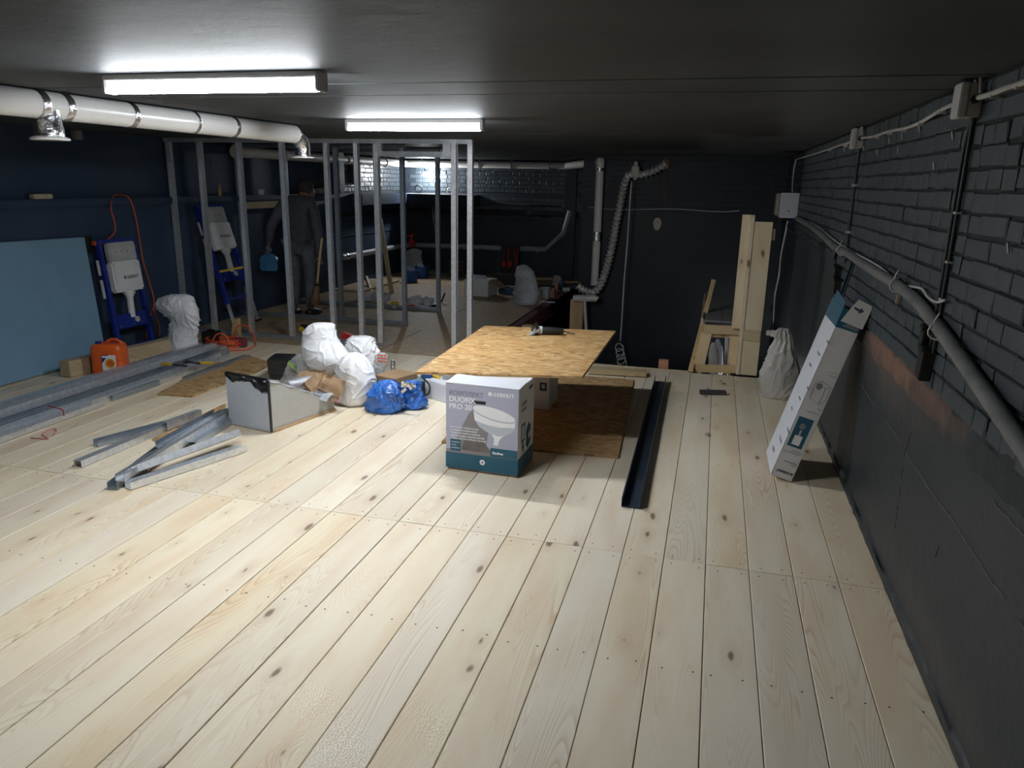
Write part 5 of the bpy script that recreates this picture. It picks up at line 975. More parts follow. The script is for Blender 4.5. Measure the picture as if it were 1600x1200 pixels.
c = at(876, 443, Y=12.0); mb = MB(); mb.lathe([(.04, .003), (.04, .13), (.015, .17), (.015, .20)], (c.x, 12.0, 0), n=14); tag(obj('bottle', mb, 'pan', smooth='auto'), 'blue bottle among the clutter near the end of the red beam', 'bottle')
c = at(869, 432, Y=12.2); mb = MB(); mb.box((c.x, 12.25, .10), (.12, .1, .19), E3(0, .1, .2)); tag(obj('packet', mb, 'grey', bevel=.01), 'grey packet standing behind the blue bottle', 'packet')
for k, (px, py, Y_, d, mt, lb) in enumerate([(858, 445, 12.0, (.45, .1, .06), 'dk', 'dark long case lying by the back wall behind the tape reels'), (893, 448, 12.3, (.35, .25, .05), 'rubber', 'dark flat tray near the end of the red beam'), (885, 452, 11.9, (.12, .08, .05), 'sheetw', 'small white scrap beside the red beam'), (856, 471, 10.6, (.20, .06, .012), 'sheetw', 'thin white strip lying against the red beam'), (842, 436, 13.1, (.5, .06, .04), 'lumber_x', 'short plank along the back wall behind the grey sack'), (905, 438, 13.0, (.7, .07, .03), 'lumber_x', 'thin plank along the back wall at the end of the red beam')]):
    c = at(px, py, Y=Y_); mb = MB(); mb.box((c.x, Y_, d[2]/2+.004), d, Matrix.Rotation(.1*k, 3, 'Z')); tag(obj('case' if k < 2 else ('scrap' if k < 4 else 'short_plank'), mb, mt, bevel=.004), lb, 'case' if k < 2 else ('scrap' if k < 4 else 'plank'))
# heap of wrapped hardware on the floor inside the stud frame
for k, (px, py, Y_, s_, mt, lb) in enumerate([(595, 470, 9.7, (.30, .2, .16), 'film', 'clear film bundle at the left of the hardware heap in the back room'), (650, 468, 9.55, (.26, .2, .15), 'film', 'crumpled clear film bundle in the middle of the hardware heap'), (667, 466, 9.6, (.20, .16, .13), 'bag_grey', 'grey wrapped bundle at the right of the hardware heap')]):
    c = at(px, py, Y=Y_); mb = MB(); mb.ball((c.x, Y_, s_[2]*.5), 1, 14, (s_[0]/2, s_[1]/2, s_[2]/2))
    for i, v in enumerate(mb.v): d_ = noise.noise(v*22)*.05; mb.v[i] = V((v.x+d_, v.y, max(.004, v.z+d_)))
    tag(obj('film_bundle', mb, mt, smooth=False), lb, 'bundle')
for k, (px, py, d, mt, lb) in enumerate([(579, 470, (.20, .12, .08), 'sheetw', 'white and blue packet at the left end of the hardware heap'), (617, 476, (.12, .08, .05), 'yellow', 'yellow packet in the hardware heap'), (640, 482, (.13, .09, .05), 'red', 'red packet in the hardware heap'), (617, 483, (.08, .06, .04), 'lgrey', 'small pale packet in front of the yellow one in the hardware heap')]):
    c = at(px, py); mb = MB(); mb.box((c.x, c.y, d[2]/2+.004), d, Matrix.Rotation(.4*k, 3, 'Z')); tag(obj('packet', mb, mt, bevel=.012), lb, 'packet')
mb = MB(); a = at(676, 478); mb.box((a.x, a.y, .02), (.18, .1, .03), Matrix.Rotation(-.5, 3, 'Z')); mb.bar(V((a.x+.02, a.y+.3, .01)), V((a.x+.06, a.y+.34, .14)), .02, .02); tag(obj('hand_tool', mb, 'dk', bevel=.004), 'black tool lying at the right end of the hardware heap', 'tool')
# small tools behind the sacks
c = at(472, 520); mb = MB(); mb.tube([V((c.x, c.y, .05)), V((c.x+.05, c.y, .05))], .048, 16); o = tag(obj('tape_measure', mb, 'dk', smooth='auto'), 'black and yellow tape measure on the floor behind the big sack', 'tape measure'); mb = MB(); mb.tube([V((c.x+.0, c.y-.051, .05)), V((c.x+.05, c.y-.053, .05))], .02, 10); mb.box((c.x+.025, c.y-.03, .05), (.04, .05, .06)); obj('case_face', mb, 'yellow', o)
c = at(545, 535); mb = MB(); mb.box((c.x, c.y, .06), (.14, .07, .07), Matrix.Rotation(.3, 3, 'Y')); mb.tube([V((c.x+.05, c.y, .05)), V((c.x+.14, c.y, .03))], .02, 8); tag(obj('cordless_tool', mb, 'red', bevel=.012), 'red tool on the floor just behind the crumpled white sack', 'tool')
# ================================================================ RIGHT SIDE THINGS
# tall board casing at the stair head
t = thing('board_casing', 'tall casing of pale pine boards standing at the edge of the stair opening', 'boards', (.36, 7.08, 0))
a, b, c, d = at(1158, 335, Y=7.16), at(1149, 585, Y=7.16), at(1164, 352, Y=7.08), at(1202, 347, Y=7.08)
mb = MB(); mb.bb(.305, .333, 7.05, 7.30, .004, 1.43); obj('board', mb, 'bareboard', t)
mb = MB(); mb.bb(.334, .49, 7.06, 7.086, .004, 1.40); obj('board', mb, 'bareboard', t)
mb = MB(); mb.bb(.23, .305, 7.14, 7.165, .42, 1.455); obj('board', mb, 'bareboard', t)
mb = MB(); mb.bb(.30, .335, 7.087, 7.16, 1.40, 1.455); obj('block', mb, 'lumber', t)
mb = MB(); mb.bb(.475, .52, 7.09, 7.13, 1.24, 1.34); obj('block', mb, 'lumber', t)
mb = MB(); mb.bb(.335, .485, 7.05, 7.0595, .33, .43); obj('stained_patch', mb, 'lumber_x', t)
# guard box of the stairs
t = thing('stair_guard', 'low timber guard frame with a grey boarded top at the stair opening', 'guard frame', (.12, 7.4, 0))
YG = 7.2
def wbar(nm, a, b, wz, wy, mat='lumber_x', Yq=YG):
    p, q = at(*a, Y=Yq), at(*b, Y=Yq); mb = MB(); mb.bar(p, q, wy, wz, (0, 0, 1) if abs(p.x-q.x) > abs(p.z-q.z) else (1, 0, 0)); return obj(nm, mb, mat, t, bevel=.002)
wbar('upper_rail', (1100, 514), (1158, 516), .085, .03)
wbar('upper_rail', (1108, 524), (1146, 525), .03, .025, Yq=7.24)
wbar('lower_rail', (1080, 575), (1152, 577), .075, .03)
wbar('stile', (1104, 520), (1092, 572), .10, .026, 'lumber'); wbar('stile', (1149, 520), (1146, 572), .10, .026, 'lumber', 7.23)
p, q = at(1078, 582, Y=7.12), at(1115, 438, Y=7.95); mb = MB(); mb.bar(p, q, .045, .03, (0, 1, 0)); obj('raking_rail', mb, 'lumber', t, bevel=.002)
p = at(1085, 582, Y=7.16); 
ZT = .47
for k in (0, 1):
    x0 = -.035+.18*k; mb = MB(); mb.hexa([(x0, 7.22, ZT-.02), (x0+.175, 7.22, ZT-.02), (x0+.165, 8.9, ZT-.02), (x0+.0, 8.9, ZT-.02), (x0, 7.22, ZT), (x0+.175, 7.22, ZT), (x0+.165, 8.9, ZT), (x0, 8.9, ZT)]); obj('top_board', mb, 'greyboard', t)
mb = MB(); mb.bb(-.055, -.035, 7.25, 8.95, ZT-.06, ZT+.012); obj('side_board', mb, 'lumber_y', t)
mb = MB(); mb.bb(-.05, -.01, 8.86, 8.9, -.95, ZT-.02); mb2 = MB(); mb2.bb(.28, .32, 8.86, 8.9, -.95, ZT-.02); obj('post', mb, 'lumber', t); obj('post', mb2, 'lumber', t)
mb = MB(); p = at(1037, 565, Y=7.10); mb.bb(p.x-.045, p.x+.045, 7.07, 7.13, -2.8, at(1037, 562, Y=7.1).z); tag(obj('clay_post', mb, 'terracotta', bevel=.003), 'top of an orange brown post just showing above the stair opening edge', 'post')
# plumb string with a knotted coil
t = thing('pull_string', 'thin pale cord hanging from the inline fan with a knotted coil at its end', 'cord', (-1.2, 10.5, 1.9))
Yc = 7.35; yy = [(987, 283), (984, 320), (980, 380), (975, 440), (972, 490), (969, 533)]
mb = MB(); mb.tube(spline([at(x, y, Y=10.5) for x, y in yy], 6), .010, 6); obj('line', mb, 'wire', t, smooth=True)
pts = [at(967+6.5*math.cos(i*.62)+i*.12, 540+i*.7+7*math.sin(i*.62)*(1+.3*math.sin(i*.17)), Y=10.5)+V((0, .03*math.sin(i*.5), 0)) for i in range(48)]
mb = MB(); mb.tube(pts, .009, 5); obj('knotted_coil', mb, 'wire', t, smooth=True)
# hole patch and rust streak on the back wall
a = at(1027, 350, Y=YR); mb = MB(); mb.prism([(.055*math.cos(k)*(1+.1*math.sin(3*k)), .09*math.sin(k)) for k in [i*2*PI/14 for i in range(14)]], frame(a, (1, 0, 0), (0, 0, 1)), .012); mb2 = mb; tag(obj('patched_hole', mb, plain('pale_filler', (.42, .38, .31), .9, bump=.8)), 'pale filled hole in the dark back wall right of the foil duct', 'wall patch')
mb = MB(); p, q = at(1040, 262, Y=YR), at(1038, 330, Y=YR); mb.hexa([p+V((-.04, -.003, .05)), p+V((.04, -.003, .05)), p+V((.04, .002, .05)), p+V((-.04, .002, .05)), q+V((-.018, -.003, 0)), q+V((.02, -.003, 0)), q+V((.02, .002, 0)), q+V((-.018, .002, 0))]); obj('rust_streak', mb, plain('rust_stain', (.060, .040, .026), .8, col2=(.03, .03, .03)), wb)
mb = MB(); mb.ball(at(1040, 256, Y=YR-.03), .06, 8, (1, .6, 1.2)); obj('foam_filler', mb, plain('brown_foam', (.36, .22, .13), .9, bump=1), wb)
# cables, boxes, hose on the right wall
t = thing('wall_cable', 'white cable clipped along the top of the right brick wall', 'cable', (WR-.01, 4, 2))
XK = WR-.018
seg1 = [(1640, 108), (1600, 128), (1570, 138), (1548, 147), (1526, 153)]; seg2 = [(1497, 160), (1472, 171), (1440, 190), (1415, 200), (1390, 205), (1365, 213), (1344, 216)]; seg3 = [(1333, 221), (1310, 228), (1290, 235), (1265, 243), (1244, 249)]
for sgm in (seg1, seg2, seg3): mb = MB(); mb.tube(spline([at(x, y, X=XK) for x, y in sgm], 7), .010 if sgm is seg1 else .0085, 7); obj('run', mb, 'wire', t, smooth=True)
for x, y in [(1552, 146), (1592, 131), (1471, 172), (1438, 191), (1411, 201), (1389, 206), (1370, 212), (1320, 226), (1296, 233)]:
    p = at(x, y, X=XK); mb = MB(); mb.bb(WR-.026, WR+.002, p.y-.004, p.y+.004, p.z-.016, p.z+.004); obj('clip', mb, 'wire', t)
cl_ = MB()
for x, y in [(1437, 205), (1410, 218), (1390, 225), (1371, 242), (1350, 236), (1319, 237), (1404, 240), (1460, 265), (1576, 395), (1489, 218)]:
    p = at(x, y, X=WR-.006); mb = MB(); mb.bar(p, p+V((-.004, .01, .03)), .006, .005); tag(obj('cable_tie', mb, 'wire'), 'small white loose tie stuck in the brick joints of the right wall', 'tie', 'loose white ties on the right wall')
def jbox(px, py, d, label):
    p = at(px, py, X=WR-d[0]/2); t = thing('junction_box', label, 'junction box', (WR, p.y, p.z-d[2]/2)); mb = MB(); mb.box((WR-d[0]*.3, p.y, p.z), (d[0]*.6, d[1], d[2])); obj('base', mb, 'beige', t, bevel=.004)
    mb = MB(); mb.box((WR-d[0]*.8, p.y, p.z), (d[0]*.36, d[1]*1.03, d[2]*1.03)); obj('lid', mb, 'lgrey', t, bevel=.004)
    mb = MB(); mb.tube([(WR-d[0]*.35, p.y-d[1]/2-.008, p.z), (WR-d[0]*.35, p.y-d[1]/2+.002, p.z)], .014, 12); obj('gland', mb, 'dk', t, smooth='auto')
    mb = MB(); mb.tube(spline([(WR-.02, p.y+.0, p.z+d[2]/2-.005), (WR-.02, p.y-.01, p.z+d[2]/2+.02), (WR-.02, p.y-.05, p.z+d[2]/2+.015), (WR-.02, p.y-d[1]/2-.03, p.z+.02)], 6), .006, 6); obj('cable_loop', mb, 'wire', t, smooth=True); return p
p1_ = jbox(1511, 158, (.075, .095, .115), 'grey junction box high on the right wall, the nearer and larger one')
p2_ = jbox(1339, 217, (.07, .10, .12), 'grey junction box high on the right wall, the farther one')
t = thing('conduit', 'pair of dark cables running down the right wall from the nearer junction box', 'cable', (WR, 3.2, 1.2))
for off in (0, .035): mb = MB(); mb.tube(spline([(WR-.012, p1_.y-.02+off*1.4*(1 if k else .3), z) for k, z in enumerate([p1_.z-.05, 1.85, 1.6, 1.4, 1.2, 1.09])], 5), .008, 7); obj('cable', mb, 'rubber', t, smooth=True)
for z in (1.62, 1.44, 1.30): mb = MB(); mb.bb(WR-.022, WR+.0, p1_.y-.034, p1_.y-.002, z-.004, z+.004); obj('clip', mb, 'wire', t)
t = thing('conduit', 'dark cable running down the right wall from the farther junction box', 'cable', (WR, 5.8, 1.2))
mb = MB(); mb.tube([(WR-.012, p2_.y, p2_.z-.06), (WR-.012, p2_.y-.02, 1.22)], .010, 7); obj('cable', mb, 'rubber', t)
for z in (1.72, 1.42): mb = MB(); mb.bb(WR-.026, WR+.0, p2_.y-.03, p2_.y+.02, z-.008, z+.008); obj('clip', mb, 'wire', t)
t = thing('insulated_hose', 'thick grey insulated pipe sagging along the right wall towards the camera', 'hose', (WR, 4, 1))
hp = [(1246, 341), (1262, 350), (1283, 365), (1305, 386), (1325, 396), (1345, 410), (1372, 427), (1402, 445), (1432, 470), (1456, 498), (1480, 530), (1510, 572), (1545, 622), (1580, 672), (1620, 730)]
mb = MB(); hpts = spline([at(x, y, X=WR-.032) for x, y in hp], 8); mb.tube(hpts+[hpts[-1]+V((0, -2.0, -.05))], [.026+.003*noise.noise(V((i*.5, 0, 0))) for i in range(len(hpts)+1)], 10); obj('sleeve', mb, 'hose', t, smooth=True)
for x, y in [(1403, 445), (1466, 517), (1316, 391)]: p = at(x, y, X=WR-.032); mb = MB(); mb.tube([p+V((.034*math.cos(a_), .006*math.sin(a_*2), .034*math.sin(a_))) for a_ in [i*PI/6 for i in range(12)]], .004, 5, closed=True); mb.bar(p+V((-.02, 0, .03)), p+V((-.01, -.02, .07)), .005, .004); obj('strap', mb, 'wire', t)
t = thing('wall_cable', 'thin white cable lying over the grey insulated pipe and looping up to the dark cables', 'cable', (WR, 4, 1.2))
mb = MB(); mb.tube(spline([at(x, y, X=WR-.02) for x, y in [(1250, 340), (1275, 352), (1300, 372), (1318, 385), (1345, 400), (1375, 417), (1402, 440), (1420, 447), (1440, 451), (1450, 464), (1463, 472), (1477, 469)]], 7), .0055, 6); obj('run', mb, 'wire', t, smooth=True)
# cabinet in the far right corner
c = at(1228, 320, X=WR-.08); t = thing('wall_cabinet', 'white plastic cabinet mounted high in the far right corner', 'cabinet', (WR, c.y, c.z-.17))
q0, q1 = at(1247, 320, Y=8.9), at(1211, 300, Y=8.9)
xa, xb = at(1219, 320, Y=8.95).x, at(1247, 320, Y=8.95).x; zt, zb = at(1230, 302, Y=8.95).z, at(1230, 340, Y=8.95).z
mb = MB(); mb.bb(xa, WR-.002, 8.97, 9.25, zb, zt); obj('body', mb, 'beige', t, bevel=.006)
mb = MB(); mb.bb(xa-.005, WR-.003, 8.93, 8.965, zb-.004, zt+.004); obj('door', mb, 'cartonw', t, bevel=.006)
mb = MB(); mb.bb(xa-.04, xa-.008, 8.98, 9.2, zb+.02, zt-.005); obj('side_cover', mb, 'beige', t, bevel=.006)
mb = MB(); mb.ball((WR-.10, 8.925, zb+.07), .008, 5); obj('screw', mb, 'dk', t)
mb = MB(); mb.bb(WR-.06, WR-.01, 8.9, 8.93, zb-.03, zb+.0); obj('cable_gland', mb, 'blue', t)
t = thing('wall_cable', 'white cable dropping down the far right corner past the cabinet to a socket', 'cable', (WR, 9.8, 1))
mb = MB(); mb.tube(spline([at(x, y, X=WR-.02) for x, y in [(1244, 249), (1241, 262), (1239, 280), (1238, 300)]], 5), .010, 6); obj('run', mb, 'wire', t, smooth=True)
mb = MB(); mb.tube(spline([at(x, y, X=WR-.02) for x, y in [(1231, 345), (1226, 370), (1220, 400), (1217, 430), (1211, 460), (1209, 490), (1208, 516)]], 5), .012, 6); obj('run', mb, 'wire', t, smooth=True)
p = at(1207, 520, X=WR-.03); mb = MB(); mb.box((WR-.03, p.y, p.z), (.06, .09, .09)); mb.box((WR-.08, p.y+.05, p.z-.01), (.05, .05, .07)); tag(obj('wall_socket', mb, 'beige', bevel=.008), 'small beige socket low in the far right corner at the cable end', 'socket')
# dark brackets and pockets in the wall
for i, (x, y, w2, h2, lb) in enumerate([(1447, 567, .075, .13, 'dark wall pocket below the grey pipe, the nearer and lower one'), (1449, 530, .06, .10, 'dark wall pocket directly under the strap of the grey pipe'), (1308, 446, .10, .10, 'dark bracket on the right wall above the long carton, lower one'), (1309, 424, .09, .07, 'dark bracket on the right wall above the long carton, upper one')]):
    p = at(x, y, X=WR-.02); mb = MB(); mb.box((WR-.02, p.y, p.z), (.05, w2, h2), E3(.15, 0, 0)); mb.box((WR-.03, p.y, p.z+h2*.45), (.04, w2*.9, .02), E3(.15, 0, 0)); tag(obj('wall_bracket', mb, 'dk', bevel=.004), lb, 'bracket')
p = at(1404, 467, X=WR-.01); mb = MB(); mb.box(p, (.02, .025, .05), E3(.3, 0, 0)); tag(obj('wall_plug', mb, plain('buff_plug', (.30, .24, .17), .8), bevel=.004), 'small buff wedge in the right wall under the grey pipe', 'plug')
# long leaning carton
t = thing('long_carton', 'long white carton with teal end leaning upside down against the right wall', 'carton', (.5, 4.6, 0))
u = V((.285, 0, 1.05)).normalized(); wv = V((-u.z, 0, u.x)); Pc = V((.57, 4.43, .003)); TH, DP, LN = .125, .42, 1.085
bq = lambda a, b, c: Pc+u*a+wv*b+V((0, c, 0))          # along length, across thickness, into depth
def hx(nm, a0, a1, b0, b1, c0, c1, mat, bev=0, par=t):
    mb = MB(); mb.hexa([bq(a0, b0, c0), bq(a0, b1, c0), bq(a0, b1, c1), bq(a0, b0, c1), bq(a1, b0, c0), bq(a1, b1, c0), bq(a1, b1, c1), bq(a1, b0, c1)]); return obj(nm, mb, mat, par, bevel=bev)
hx('body', 0, LN-.06, 0, TH, 0, DP, 'cartong', .003)
mb = MB(); mb.prism([(0, 0), (LN-.135, 0), (LN-.135, DP), (0, DP)], frame(bq(0.0, TH+.0004, 0), u, (0, 1, 0)), .0008); obj('side_print', mb, 'cartonw', t)
mb = MB(); mb.hexa([bq(LN-.135, -.001, -.0015), bq(LN-.135, TH+.0025, -.0015), bq(LN-.135, TH+.0025, DP+.001), bq(LN-.135, -.001, DP+.001), bq(LN-.06, -.001, -.0015), bq(LN-.02, TH+.0025, -.0015), bq(LN-.02, TH+.0025, DP+.001), bq(LN-.06, -.001, DP+.001)]); obj('teal_band', mb, 'teal', t, bevel=.001)
hx('end_cover', LN-.05, LN-.045, .0, TH, .02, DP, 'dk')
Fg = frame(bq(0, TH, -.0008), -wv, u)               # grey front face, x to the right, y up the carton
mb = MB(); mb.prism([(.012, LN-.095), (TH+.01, LN-.105), (TH+.012, LN+.03), (.055, LN+.045), (.035, LN-.01)], Fg @ Matrix.Translation((0, 0, .002)), .003); obj('end_flap', mb, 'cartong', t)
mb = MB(); mb.prism([(.05, LN-.01), (.08, LN-.018), (.08, LN-.03), (.105, LN-.01), (.084, LN+.006), (.082, LN-.006), (.05, LN+.002)], Fg @ Matrix.Translation((0, 0, .0055)), .0006); obj('arrow_print', mb, 'printink', t)
mb = MB(); mb.prism([(.0, 0), (.05, 0), (.12, .035), (.06, .15), (0, .15)], frame(bq(LN-.03, TH+.003, .0), (0, 1, 0), u), .003) if False else mb.hexa([bq(LN-.03, TH-.003, 0), bq(LN-.03, TH, 0), bq(LN-.03, TH, .40), bq(LN-.03, TH-.003, .40), bq(LN+.01, TH-.003, .03), bq(LN+.01, TH, .03), bq(LN+.03, TH, .38), bq(LN+.03, TH-.003, .38)]); obj('side_flap', mb, 'teal', t)
def tri(pts, mat, l=.0004, nm='print', Fr=Fg): mb = MB(); mb.prism(pts, Fr @ Matrix.Translation((0, 0, l)), .0005); return obj(nm, mb, mat, t)
tri([(.025, LN-.118), (.055, LN-.095), (.115, LN-.105), (.115, LN-.125)], 'greyink', .0012, 'flap_print')
tri([(.015, .21), (.10, .21), (.10, .40), (.015, .40)], 'teal', .0004, 'picture_print'); tri([(.035, .225), (.08, .225), (.08, .285), (.035, .285)], 'printwhite', .001, 'picture_print'); tri([(.052, .285), (.062, .285), (.062, .32), (.052, .32)], 'lgrey', .001, 'picture_print'); tri(ell(.055, .345, .018, .018, n=10), 'greyink', .001, 'picture_print')
for a, b in [((.025, .52), (.085, .50)), ((.085, .50), (.11, .525)), ((.11, .525), (.11, .615)), ((.11, .615), (.055, .635)), ((.055, .635), (.022, .61)), ((.022, .61), (.025, .52)), ((.085, .50), (.085, .60)), ((.085, .60), (.022, .61)), ((.085, .60), (.11, .615))]:
    mb = MB(); pa, pb = Fg @ V((*a, .0008)), Fg @ V((*b, .0008)); mb.bar(pa, pb, .0022, .0006, (0, -1, 0)); obj('drawing_line', mb, 'greyink', t)
tri(ell(.05, .60, .016, .02, n=12), 'greyink', .0009, 'picture_print')
Rv = Matrix.Rotation(PI, 4, 'Z')
text('GEBERIT', .021, Fg @ Matrix.Translation((.098, .052, .0006)) @ Rv, 'printink', t, bold=.0006); tri([(.102, .038), (.114, .038), (.114, .052), (.102, .052)], 'printink', .0005, 'emblem')
for k, (s, yv, z_) in enumerate([('Комплект Duofix', .115, .010), ('Pro 20', .10, .010), ('монтажный элемент для унитаза', .175, .0065), ('с клавишей смыва', .188, .0065), ('для крепления к стене', .445, .0065), ('внутри', .475, .006), ('высота 112 см', .68, .0065), ('толщина 12 см', .70, .0065)]):
    text(s, z_, Fg @ Matrix.Translation((.112, yv, .0006)) @ Rv, 'greyink', t)
Fs = frame(bq(0, TH+.0016, DP), (0, -1, 0), u)       # bright side face
for k in range(9): 
    yv = .10+k*.095; s = ['GEBERIT', 'Duofix Pro', 'для унитаза', '112 см', 'монтаж', 'крепёж', 'гарантия', 'смыв 6/3 л', 'артикул'][k]
    text(s, .030 if k < 2 else .022, Fs @ Matrix.Translation((.05+.10*(k % 3), yv, .0004)) @ Matrix.Rotation(PI, 4, 'Z') @ Matrix.Translation((-.20, 0, 0)), 'greyink', t)
# dark trim strip leaning behind the carton
a, b = at(1340, 394, X=WR-.012), bq(LN-.35, .07, .33); mb = MB(); mb.sect(b, a, chan(.022, .012, .002)); tag(obj('steel_strip', mb, plain('dark_teal_enamel', (.02, .045, .05), .5)), 'thin dark metal strip sticking out of the open top of the long carton', 'strip')
a = at(1093, 616); b = at(1134, 617); mb = MB(); mb.bar(V((a.x, a.y, .02)), V((b.x, b.y, .02)), .05, .034); tag(obj('sanding_block', mb, plain('dark_abrasive', (.06, .05, .055), .9), bevel=.004), 'dark sanding block on the pine floor near the stair guard', 'block')
a = at(1106, 681); mb = MB(); mb.ball((a.x, a.y, .012), .016, 6, (1.2, 1, .7)); tag(obj('cork_plug', mb, 'grey'), 'tiny grey plug on the pine floor between the dark channel and the long carton', 'plug')

# ================================================================ THE PERSON
def skin_mesh(name, verts, edges, radii, mat, parent, lvl=2, root=0):
    me = bpy.data.meshes.new(name); me.from_pydata([tuple(v) for v in verts], edges, []); o = bpy.data.objects.new(name, me); C.objects.link(o)
    m = o.modifiers.new('s', 'SKIN'); m.use_smooth_shade = True
    for i, r in enumerate(radii):
        r = r if isinstance(r, tuple) else (r, r); me.skin_vertices[0].data[i].radius = r; me.skin_vertices[0].data[i].use_root = i == root
    s = o.modifiers.new('d', 'SUBSURF'); s.levels = lvl; s.render_levels = lvl
    dg = bpy.context.evaluated_depsgraph_get(); nm = bpy.data.meshes.new_from_object(o.evaluated_get(dg)); bpy.data.objects.remove(o)
    nm.transform(wm(parent).inverted()) if parent else None
    nm.materials.clear(); nm.materials.append(M[mat]); nm.name = name
    for p in nm.polygons: p.use_smooth = True
    q = bpy.data.objects.new(name, nm); C.objects.link(q); q.parent = parent; return q
ft = at(470, 494); PY = ft.y
pz = thing('person', 'person in dark grey work clothes seen from behind, head bent, holding a dustpan and broom', 'person', (ft.x, PY, 0))
O = V((ft.x+.02, PY, 0)); r_ = V((math.cos(.25), math.sin(.25), 0)); f_ = V((-.05, 1, 0)).normalized()      # right, forward (away)
J = lambda x, y, z: O+r_*x+f_*y+V((0, 0, z))
LH = at(419, 386, Y=PY-.02); RH = at(500, 402, Y=PY-.02)
jt = {'pel': J(0, 0, .93), 'sp': J(0, .02, 1.10), 'ch': J(.0, .05, 1.30), 'nk': J(.01, .12, 1.46), 'hd': J(.03, .20, 1.52), 'ht': J(.04, .25, 1.60),
      'ls': J(-.17, .05, 1.40), 'rs': J(.17, .05, 1.40)}
le = jt['ls'].lerp(LH, .50)+V((-.05, -.05, -.02)); re = jt['rs'].lerp(RH, .50)+V((.05, -.05, -.02))
jt.update(le=le, lw=jt['ls'].lerp(LH, .96), re=re, rw=jt['rs'].lerp(RH, .96), lh=J(-.09, 0, .88), rh=J(.09, 0, .88), lk=J(-.09, .04, .49), rk=J(.10, .06, .49), la=J(-.09, -.02, .09), ra=J(.10, .02, .09), lt=J(-.10, .15, .035), rt=J(.13, .19, .035))
K = list(jt); ix = {k: i for i, k in enumerate(K)}
E_ = lambda *p: [(ix[a], ix[b]) for a, b in p]
bodyE = E_(('pel', 'sp'), ('sp', 'ch'), ('ch', 'nk'), ('nk', 'hd'), ('ch', 'ls'), ('ls', 'le'), ('le', 'lw'), ('ch', 'rs'), ('rs', 're'), ('re', 'rw'), ('pel', 'lh'), ('lh', 'lk'), ('lk', 'la'), ('la', 'lt'), ('pel', 'rh'), ('rh', 'rk'), ('rk', 'ra'), ('ra', 'rt'), ('hd', 'ht'))
rad = dict(pel=(.13, .10), sp=(.12, .09), ch=(.14, .10), nk=.05, hd=.085, ht=.07, ls=.06, le=.042, lw=.026, rs=.06, re=.042, rw=.026, lh=.085, rh=.085, lk=.055, rk=.055, la=.038, ra=.038, lt=.03, rt=.03)
skin_mesh('body', [jt[k] for k in K], bodyE, [rad[k] for k in K], 'skin', pz)
def sub(keys, edges, rr_, name, mat, extra=None):
    kk = list(keys); i2 = {k: i for i, k in enumerate(kk)}; J2 = dict(jt); J2.update(extra or {}); return skin_mesh(name, [J2[k] for k in kk], [(i2[a], i2[b]) for a, b in edges], [rr_[k] for k in kk], mat, pz)
hem = J(0, 0, .84)
sub(['hem', 'pel', 'sp', 'ch', 'nk', 'ls', 'le', 'lw2', 'rs', 're', 'rw2'], [('hem', 'pel'), ('pel', 'sp'), ('sp', 'ch'), ('ch', 'nk'), ('ch', 'ls'), ('ls', 'le'), ('le', 'lw2'), ('ch', 'rs'), ('rs', 're'), ('re', 'rw2')],
    dict(hem=(.165, .125), pel=(.165, .13), sp=(.155, .125), ch=(.175, .135), nk=.075, ls=.085, le=.062, lw2=.045, rs=.085, re=.062, rw2=.045), 'jacket', 'shirt', dict(hem=hem, lw2=jt['le'].lerp(jt['lw'], .9), rw2=jt['re'].lerp(jt['rw'], .9)))
sub(['pel', 'lh', 'lk', 'la', 'rh', 'rk', 'ra'], [('pel', 'lh'), ('lh', 'lk'), ('lk', 'la'), ('pel', 'rh'), ('rh', 'rk'), ('rk', 'ra')], dict(pel=(.15, .12), lh=.105, rh=.105, lk=.078, rk=.078, la=.062, ra=.062), 'trousers', 'jeans')
for a, b, s in (('la', 'lt', -1), ('ra', 'rt', 1)):
    mb = MB(); p, q = jt[a], jt[b]; p = V((p.x, p.y, 0)); q = V((q.x, q.y, 0)); mb.tube([p-(q-p).normalized()*.06+up*.045, p+up*.055, p.lerp(q, .6)+up*.048, q+up*.035, q+(q-p).normalized()*.05+up*.028], [.038, .048, .046, .034, .018], 12); obj('shoe', mb, 'dk', pz, smooth=True)
# head: face turned away and down
hc = jt['hd'].lerp(jt['ht'], .4); hf = (r_*.55+f_*.75+V((0, 0, -.45))).normalized()
mb = MB(); mb.ball(hc-hf*.018+V((0, 0, .02)), .108, 12, (.92, 1.0, 1.06)); obj('hood', mb, 'hair', pz, smooth=True)
side = hf.cross(V((0, 0, 1))).normalized(); upf = side.cross(hf)
mb = MB(); mb.ball(hc+hf*.03-upf*.01, .085, 10, (.9, .9, 1.1)); obj('face', mb, 'skin', pz, smooth=True)
mb = MB(); mb.tube([hc+hf*.10+upf*.02, hc+hf*.125-upf*.02, hc+hf*.105-upf*.03], [.008, .013, .012], 8); obj('nose', mb, 'skin', pz, smooth=True)
for s in (-1, 1):
    mb = MB(); mb.ball(hc+hf*.100+upf*.02+side*s*.03, .009, 6); obj('eye', mb, 'printwhite', pz, smooth=True)
    mb = MB(); mb.ball(hc+side*s*.083-upf*.005, .022, 6, (.5, .8, 1.2)); obj('ear', mb, 'skin', pz, smooth=True)
mb = MB(); mb.tube([hc+hf*.105-upf*.052+side*.022, hc+hf*.113-upf*.052, hc+hf*.105-upf*.052-side*.022], .005, 6); obj('mouth', mb, 'maroon', pz, smooth=True)
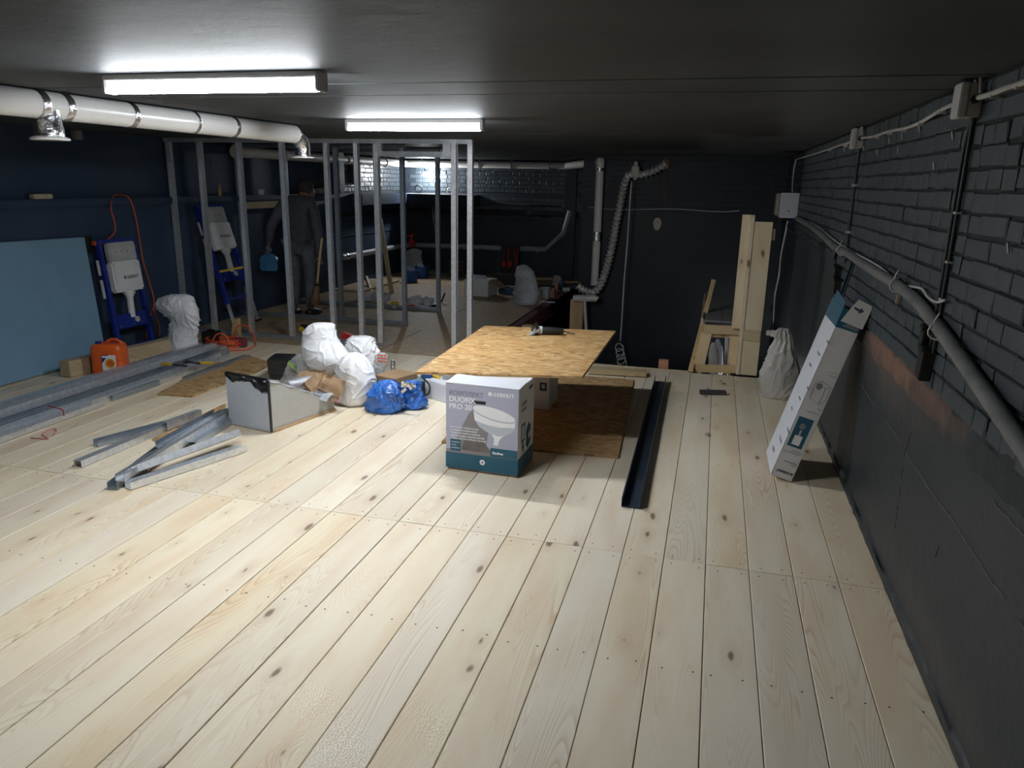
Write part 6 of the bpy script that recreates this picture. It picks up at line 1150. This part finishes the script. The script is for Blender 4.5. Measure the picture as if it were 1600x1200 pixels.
def hand(wr_, tip_dir, curl_dir, s):
    """palm with five curled fingers closing on a handle"""
    d = V(tip_dir).normalized(); c = V(curl_dir).normalized(); sd = d.cross(c).normalized()*s; w0 = V(wr_)
    vs = [w0, w0+d*.045, w0+d*.085]; es = [(0, 1), (1, 2)]; rr2 = [(.026, .018), (.034, .017), (.036, .015)]
    hnd = skin_mesh('hand', vs, es, rr2, 'skin', pz, 2)
    for k, (o_, L) in enumerate([(-.030, .068), (-.010, .078), (.010, .073), (.029, .058)]):
        b = w0+d*.075+sd*o_; skin_mesh('finger', [b, b+d*L*.45+c*.006, b+d*L*.55+c*L*.42, b+d*L*.25+c*L*.62], [(0, 1), (1, 2), (2, 3)], [.0095, .009, .0085, .007], 'skin', hnd, 1)
    b = w0+d*.03-sd*.03; skin_mesh('thumb', [b, b-sd*.018+d*.025+c*.012, b-sd*.010+d*.045+c*.035], [(0, 1), (1, 2)], [.012, .010, .008], 'skin', hnd, 1)
    return hnd
hand(jt['lw'], LH-jt['le'], f_*-1, 1); hand(jt['rw'], RH-jt['re'], f_*-1, -1)
# dustpan and broom
t = thing('dustpan', 'blue dustpan held in the left hand of the person', 'dustpan', (LH.x, LH.y, LH.z-.3))
g = lambda x, z, n=0: LH+r_*x+V((0, 0, z))-f_*(.045+n)
mb = MB(); mb.tube([g(-.0, .02), g(.015, -.06), g(.02, -.10)], [.013, .015, .02], 10); obj('handle', mb, 'pan', t, smooth=True)
mb = MB(); outl = [(.02+.105*math.sin(a_), -.17+.09*math.cos(a_)) for a_ in [-PI/2+PI*i/12 for i in range(13)]]+[(.13, -.25), (.115, -.29), (-.075, -.29), (-.09, -.25)]
mb.prism(outl, frame(g(0, 0, 0), r_, (0, 0, 1)), .012); obj('tray', mb, 'pan', t)
mb = MB(); [mb.bar(g(a[0], a[1], -.01), g(b[0], b[1], -.01), .05, .008, (0, 0, 1)) for a, b in zip(outl, outl[1:13])]; obj('rim', mb, 'pan', t)
t = thing('broom', 'short straw broom held in the right hand of the person', 'broom', (RH.x, RH.y, .3))
b0, b1, b2, b3 = at(503, 372, Y=PY-.08), at(499, 405, Y=PY-.08), at(496, 440, Y=PY-.08), at(492, 475, Y=PY-.06)
mb = MB(); mb.tube([b0, b1, b2], .014, 8); obj('handle', mb, 'lumber', t, smooth='auto')
mb = MB(); mb.tube([b2, b2.lerp(b3, .15), b2.lerp(b3, .6), b3], [.02, .03, .045, .075], 14); obj('bristles', mb, 'straw', t, smooth=True)
mb = MB(); mb.tube([b2.lerp(b3, .08), b2.lerp(b3, .16)], .034, 14); obj('binding', mb, 'rubber', t)
